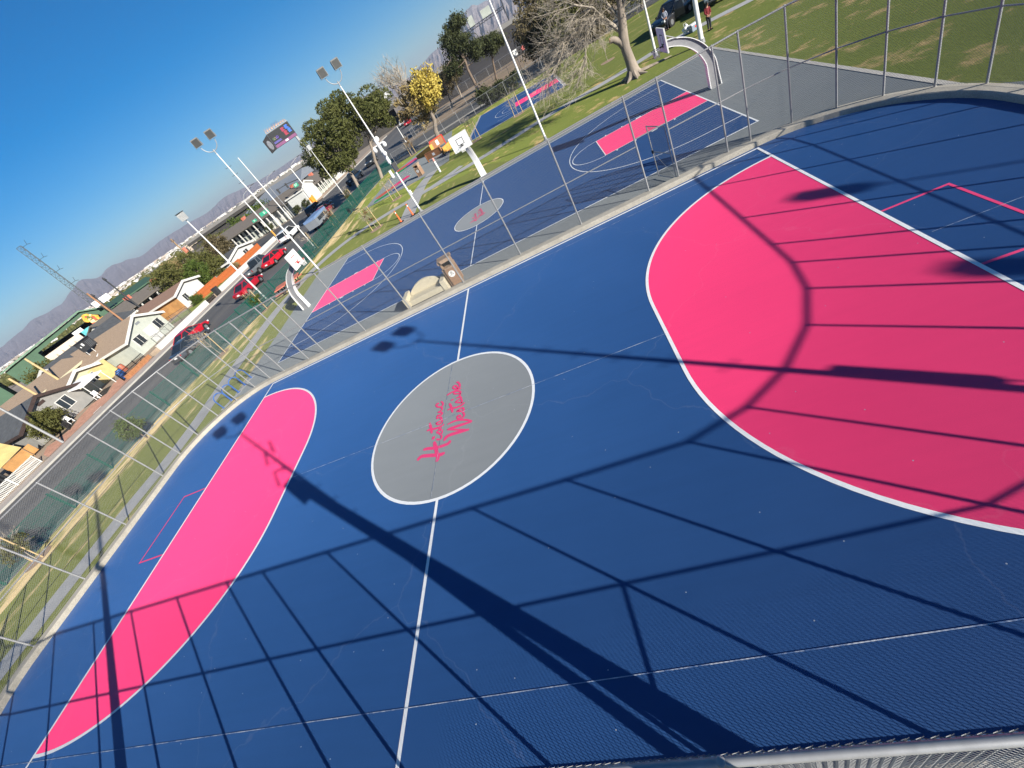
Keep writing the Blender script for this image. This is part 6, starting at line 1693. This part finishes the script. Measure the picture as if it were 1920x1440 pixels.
tree('thin grey brown tree second from the left on the dirt bank', (-10.8, 113), (-10.2, 113, 5.0), (3.0, 2.8, 2.4), M['brownleaf'], M['palebark'], 55, 40, .15, .8, .2, 17)
tree('olive green tree behind the yellow one at the bank corner', (-15.2, 92), (-14.6, 92, 5.4), (3.0, 2.8, 3.0), M['darkpine'], M['bark'], 90, 50, .16, .8, .22, 18)
for i, (x, y, z, r_, l) in enumerate(((9.2, 73, 4.0, 3.6, 'brown green thicket tree behind the bare branches, leftmost of its clump'), (13.2, 70, 4.2, 3.8, 'brown green thicket tree behind the broken limb of the bare tree'), (18.0, 71, 4.6, 4.2, 'brown green thicket tree at the top edge behind the bare trunk'), (23.5, 70, 4.8, 4.6, 'brown green thicket tree at the top edge right of the bare trunk'), (11, 80, 6.0, 4.5, 'taller dark thicket tree rising behind the clump'))):
    tree(l, (x, y), (x, y, z), (r_, r_ * .8, z * .86), M['brownleaf'] if i not in (1, 3) else M['olive'], M['bark'], 150, 46, .15, .85, .3, 40 + i, group='thicket trees behind the bare tree', shell=.3)
tree('rounded grey dry bush on the far lawn under the broken limb', (16.3, 66.2), (16.3, 66.2, 1.5), (2.6, 1.8, 1.5), M['brownleaf'], M['twig'], 70, 40, .12, .5, .12, 60, 'bush', 'bush')
tree('dark evergreen hedge bush by the far half court', (2.0, 68.6), (2.0, 68.6, 1.1), (3.2, 1.2, 1.2), M['darkpine'], M['bark'], 70, 40, .12, .45, .12, 61, 'bush', 'bush')
tree('small dark palm like shrub left of the hedge bush', (-1.5, 69.8), (-1.5, 69.8, 1.2), (1.3, 1.1, 1.2), M['darkpine'], M['bark'], 30, 40, .16, .5, .10, 62, 'bush', 'bush')

# the big half bare tree by the basketball court
rnd = random.Random(77)
t = thing('bare_tree', 'big leafless pale barked tree with a broken limb beside the basketball court', 'tree', (13.4, 31.6, 0))
mb = MB()
mb.tube([(0, 0, -.2), (.02, 0, .12), (.06, 0, .5), (0, .02, 1.2), (-.08, .05, 2.0), (-.02, .05, 2.8), (.25, .1, 3.9), (.45, .2, 5.4), (.5, .3, 7.0)], [.75, .60, .44, .37, .35, .36, .27, .22, .15], 14)
for a in range(0, 360, 45):
    L_ = rnd.uniform(.7, 1.5) + (1.6 if a in (0,) else 0)
    mb.tube([(.2 * cos(R(a)), .2 * sin(R(a)), .5), (.55 * cos(R(a)), .55 * sin(R(a)), .12), (L_ * cos(R(a)), L_ * sin(R(a)), -.05)], [.2, .16, .05], 7)
mb.tube([(-.05, .05, 2.0), (-.35, .05, 2.6), (-.75, 0, 2.95), (-1.0, 0, 3.0)], [.30, .27, .22, .20], 10)
mb.build('trunk', M['palebark'], t, True)
mb = MB(); mb.tube([(-.98, 0, 3.0), (-1.06, 0, 3.02)], [.19, .17], 10); mb.build('broken_stub', mat('raw_split_wood', (.50, .33, .18), .8, .2, 6), t)
br = MB()
# main limbs reaching left, given as point chains
for ch, r_ in (([(.0, .1, 3.0), (-.9, .3, 4.3), (-2.0, .4, 4.9), (-3.1, .3, 4.7), (-4.1, .2, 4.6)], .17), ([(-2.0, .4, 4.9), (-2.6, 0, 4.0), (-3.0, -.3, 3.1), (-3.3, -.4, 2.4)], .09), ([(-4.1, .2, 4.6), (-4.6, 0, 3.9), (-5.3, -.2, 3.4), (-6.2, -.3, 3.1)], .09), ([(.2, .1, 3.6), (-.5, .6, 5.2), (-1.8, .9, 6.3), (-3.6, 1.0, 6.9)], .14), ([(.4, .2, 5.0), (1.2, .4, 6.2), (2.4, .5, 7.0)], .14), ([(.3, .1, 4.2), (1.1, -.4, 5.2), (2.2, -.8, 5.9)], .12), ([(.5, .3, 6.5), (-.3, .2, 7.8), (-1.6, .1, 8.6)], .12), ([(-.9, .3, 4.3), (-1.6, -.6, 5.4), (-2.8, -1.0, 6.2)], .1)):
    q = [Vector(v) for v in ch]; br.tube(q, [r_ * (1 - .6 * i / (len(q) - 1)) for i in range(len(q))], 8)
    for i in range(len(q) - 1):
        for k in range(5):
            p = q[i].lerp(q[i + 1], rnd.random()); d = (q[i + 1] - q[i]).normalized() + Vector((rnd.uniform(-1, .4), rnd.uniform(-.8, .8), rnd.uniform(-.7, .9)))
            branchy(rnd, br, p, d, rnd.uniform(1.1, 2.0), .035, 3, rnd.choice((-.05, .02, .06, .22)), .6, 3, .006)
br.build('branches', M['twig'], t, fix=False)
mb, ce = crown(rnd, (.6, .4, 5.6), (2.6, 1.8, 2.0), 60, 22, .06, .5); mb.build('leaves', M['olive'], t, fix=False)

def sapling(label, loc, h, leaf=None, stakes=2, seed=1, lean=0, spread=.5, dens=1.0, group=None, cr=.5):
    rnd = random.Random(seed)
    t = thing('young_tree', label, 'young tree', (*loc, 0), 0, group)
    mb = MB(); branchy(rnd, mb, (0, 0, 0), (0, 0, 1), h * .7, .03, 0)
    for i in range(10): branchy(rnd, mb, (rnd.uniform(-.02, .02), rnd.uniform(-.02, .02), h * rnd.uniform(.25, .65)), (rnd.uniform(-1, 1), rnd.uniform(-1, 1), 1.2), h * .4, .014, 2, .02, spread, 3, .005)
    mb.build('stem', M['twig'], t, fix=False)
    if leaf:
        mb, _ = crown(rnd, (0, 0, h * .62), (cr, cr, h * .36), int(34 * dens), 40, .045, .22, .2); mb.build('foliage', leaf, t, fix=False)
    for i in range(stakes):
        sx = -1 if i else 1
        mb = MB(); mb.tube([(sx * .5, 0, -.05), (sx * .45 + lean, .05, 2.05)], .035, 7); mb.build('stake', M['stake'], t, True)
    mb = MB(); mb.disc((0, 0), .75, .0, 18); up(mb.build('soil_ring', M['dirt'], t, loc=(0, 0, -.018)))
    return t
sapling('bare young tree tied between two stakes before the dark sedan', (-24.9, 18.6), 2.3, None, 2, 3, .12)
sapling('leafy young tree between two stakes before the dark red car', (-23.7, 24.6), 2.0, M['shrubgreen'], 2, 4, .1, .5, 1.4, None, .7)
sapling('grey green staked young tree cut off by the left edge', (-26.3, 1.4), 2.0, M['olive'], 2, 5, .25, .5, 1.3, None, .8)
tree('small round leafy tree standing against the green fence, without stakes', (-25.4, 9.6), (-25.5, 9.6, 1.15), (.78, .78, .72), M['shrubgreen'], M['bark'], 75, 44, .05, .26, .05, 71, 'young_tree', 'young tree', None)
sapling('pale bare sapling by the slender pole at the green fence', (-23.3, 37.7), 1.8, None, 1, 6)
sapling('russet staked shrub tree left of the grass bend by the green fence', (-23.2, 45.6), 2.1, M['redshrub'], 2, 7, 0, .4, .8, None, .45)
sapling('bare staked sapling nearest the basketball court path', (-12.2, 30.9), 2.0, M['redshrub'], 2, 8, 0, .4, .25, None, .35)
sapling('bare staked sapling beside the green game panel', (-11.9, 39.3), 2.0, None, 2, 9)
sapling('brown staked shrub tree near the short round lamp pole', (-22.6, 52.4), 2.3, M['olive'], 2, 10, 0, .4, .8, None, .5)
sapling('brown bare shrub tree beyond the game pad', (-15.2, 66.0), 2.6, M['redshrub'], 2, 12, 0, .5, .5, None, .7)
sapling('small whitish bare sapling on the far lawn left of the big tree', (13.7, 45.1), 2.0, None, 0, 13, 0, .7)
# two staked saplings whose dark stakes stand before the far half court
for i, (x, y, l) in enumerate(((-2.0, 45.2, 'dark staked sapling at the near left corner of the far half court'), (3.4, 45.4, 'dark staked sapling before the pink lane of the far half court'))):
    s_ = sapling(l, (x, y), 2.2, None, 2, 20 + i)

# gardens across the street
tree('big drooping grey green shrub tree before the grey stucco house', (-49.6, 19.6), (-49.4, 19.9, 1.9), (1.25, 1.9, 1.25), M['olive'], M['bark'], 90, 55, .085, .45, .10, 81, 'garden_tree', 'tree')
tree('bright green round bush at the end of the orange fence', (-49.4, 45.7), (-49.4, 45.7, 1.15), (.95, .95, .7), M['shrubgreen'], M['bark'], 60, 50, .06, .3, .06, 82, 'bush', 'bush')
for i, (x, y, z, r_, m_, l) in enumerate(((-60.5, 56.2, 4.0, 3.0, 'olive', 'dark olive tree left most behind the orange fence'), (-57.5, 60.0, 3.6, 2.9, 'olive', 'olive tree in the middle behind the orange fence'), (-55.6, 56.6, 2.9, 2.2, 'shrubgreen', 'lighter green tree just behind the orange fence'), (-63.0, 61.5, 4.0, 2.6, 'tanleaf', 'yellow green tree behind the row house with columns'), (-57.0, 66.5, 3.6, 2.6, 'brownleaf', 'grey brown tree right of the utility pole with transformer'), (-52.6, 58.0, 2.0, 1.3, 'olive', 'low olive shrub leaning over the orange fence'))):
    tree(l, (x, y), (x, y, z), (r_, r_, z * .72), M[m_], M['bark'], 110, 48, .13, .7, .16, 90 + i, 'tree', 'tree', 'trees behind the orange fence')
for i, (x, y, w, l) in enumerate(((-76, 101, 5, 'dense yellow green tree clump left behind the brown row roofs'), (-86, 102, 6, 'dense green tree clump farther left behind the brown row roofs'), (-68, 100, 4, 'green tree between the brown roof and the grey hall'), (-98, 100, 6, 'dark green tree clump at the end of the brown row roofs'), (-108, 92, 5, 'dark tree clump beyond the row houses'))):
    tree(l, (x, y), (x, y, 3.2), (w, 3, 2.6), M['olive'] if i % 2 else M['shrubgreen'], M['bark'], 110, 42, .17, .9, .2, 110 + i, 'tree', 'tree', 'trees behind the brown roofs')
tree('dark rounded tree behind the grey hall roof', (-62, 132), (-62, 132, 5.0), (4.5, 4, 3.8), M['darkpine'], M['bark'], 100, 42, .2, 1.0, .2, 120)
tree('olive tree before the green shed at the left edge', (-68, 35.5), (-68, 35.5, 3.6), (2.6, 2.6, 2.3), M['olive'], M['bark'], 90, 42, .12, .6, .16, 121)
tree('low olive bush by the pale pole at the far left', (-66, 27.0), (-66, 27.0, 2.6), (2.6, 2.6, 1.6), M['olive'], M['bark'], 70, 42, .12, .6, .16, 122)
tree('grey green bush before the row houses behind the ochre garage', (-60.5, 45.6), (-60.5, 45.6, 2.2), (1.8, 1.8, 1.6), M['brownleaf'], M['bark'], 60, 42, .1, .5, .12, 123, 'bush', 'bush')
for i, (x, y, l) in enumerate(((-47.6, 86.0, 'small dark green bush left of the signal mast at the junction'), (-50.5, 86.2, 'small dark green bush before the pale green wall'), (-59.0, 86.3, 'small bush below the left end of the pale green wall'))):
    tree(l, (x, y), (x, y, .9), (.9, .7, .8), M['darkpine'], M['bark'], 26, 40, .09, .35, .06, 130 + i, 'bush', 'bush')
for i, (x, y, l) in enumerate(((-51.9, 49.2, 'dry tan plant in front of the orange fence, nearer the bin'), (-50.3, 57.6, 'dry tan plant in front of the orange fence, farther from the bin'))):
    tree(l, (x + .6, y), (x + .6, y, 1.0), (.5, .7, .45), M['tanleaf'], M['twig'], 18, 36, .06, .3, .04, 140 + i, 'bush', 'bush')

# ================================================================== LIGHT, SKY, CAMERA
W = bpy.data.worlds.new('World'); SC.world = W; W.use_nodes = True
wt = W.node_tree; bg = wt.nodes['Background']
sky = wt.nodes.new('ShaderNodeTexSky'); sky.sky_type = 'NISHITA'; sky.sun_disc = False
EL = 23.2
sdir = Vector((.8007 * cos(R(EL)), -.5990 * cos(R(EL)), sin(R(EL))))
sky.sun_elevation = R(EL); sky.sun_rotation = math.atan2(sdir.x, sdir.y)
sky.altitude = 900; sky.air_density = 1.0; sky.dust_density = 0.0; sky.ozone_density = 5.5
hs = wt.nodes.new('ShaderNodeHueSaturation'); hs.inputs['Saturation'].default_value = 1.35
wt.links.new(sky.outputs[0], hs.inputs['Color']); wt.links.new(hs.outputs[0], bg.inputs['Color']); bg.inputs['Strength'].default_value = .055
sl = bpy.data.lights.new('sun', 'SUN'); sl.energy = 5.0; sl.angle = R(.53); sl.color = (1.0, .94, .84)
so = bpy.data.objects.new('sun', sl); COL.objects.link(so)
so.rotation_euler = sdir.to_track_quat('Z', 'Y').to_euler(); so.location = (60, -45, 60)

CP_ = (6.2129, -9.4248, 7.7376); YAW, PIT, ROL, F_ = -.3784, .6280, -.6034, 785.37
fw = Vector((sin(YAW) * cos(PIT), cos(YAW) * cos(PIT), -sin(PIT))); rr_ = Vector((cos(YAW), -sin(YAW), 0)); uu = rr_.cross(fw)
rt = cos(ROL) * rr_ + sin(ROL) * uu; ut = -sin(ROL) * rr_ + cos(ROL) * uu
cd = bpy.data.cameras.new('camera'); co = bpy.data.objects.new('camera', cd); COL.objects.link(co)
mw = Matrix(((rt.x, ut.x, -fw.x, CP_[0]), (rt.y, ut.y, -fw.y, CP_[1]), (rt.z, ut.z, -fw.z, CP_[2]), (0, 0, 0, 1)))
co.matrix_world = mw
cd.sensor_fit = 'HORIZONTAL'; cd.sensor_width = 36; cd.lens = F_ / 1920 * 36; cd.clip_start = .05; cd.clip_end = 40000
SC.camera = co
vs_ = SC.view_settings; vs_.view_transform = 'Standard'; vs_.look = 'None'; vs_.gamma = 1; vs_.exposure = .85
SC.cycles.max_bounces = 6; SC.cycles.transparent_max_bounces = 8
SC.cycles.volume_bounces = 0
SC.cycles.volume_step_rate = 5
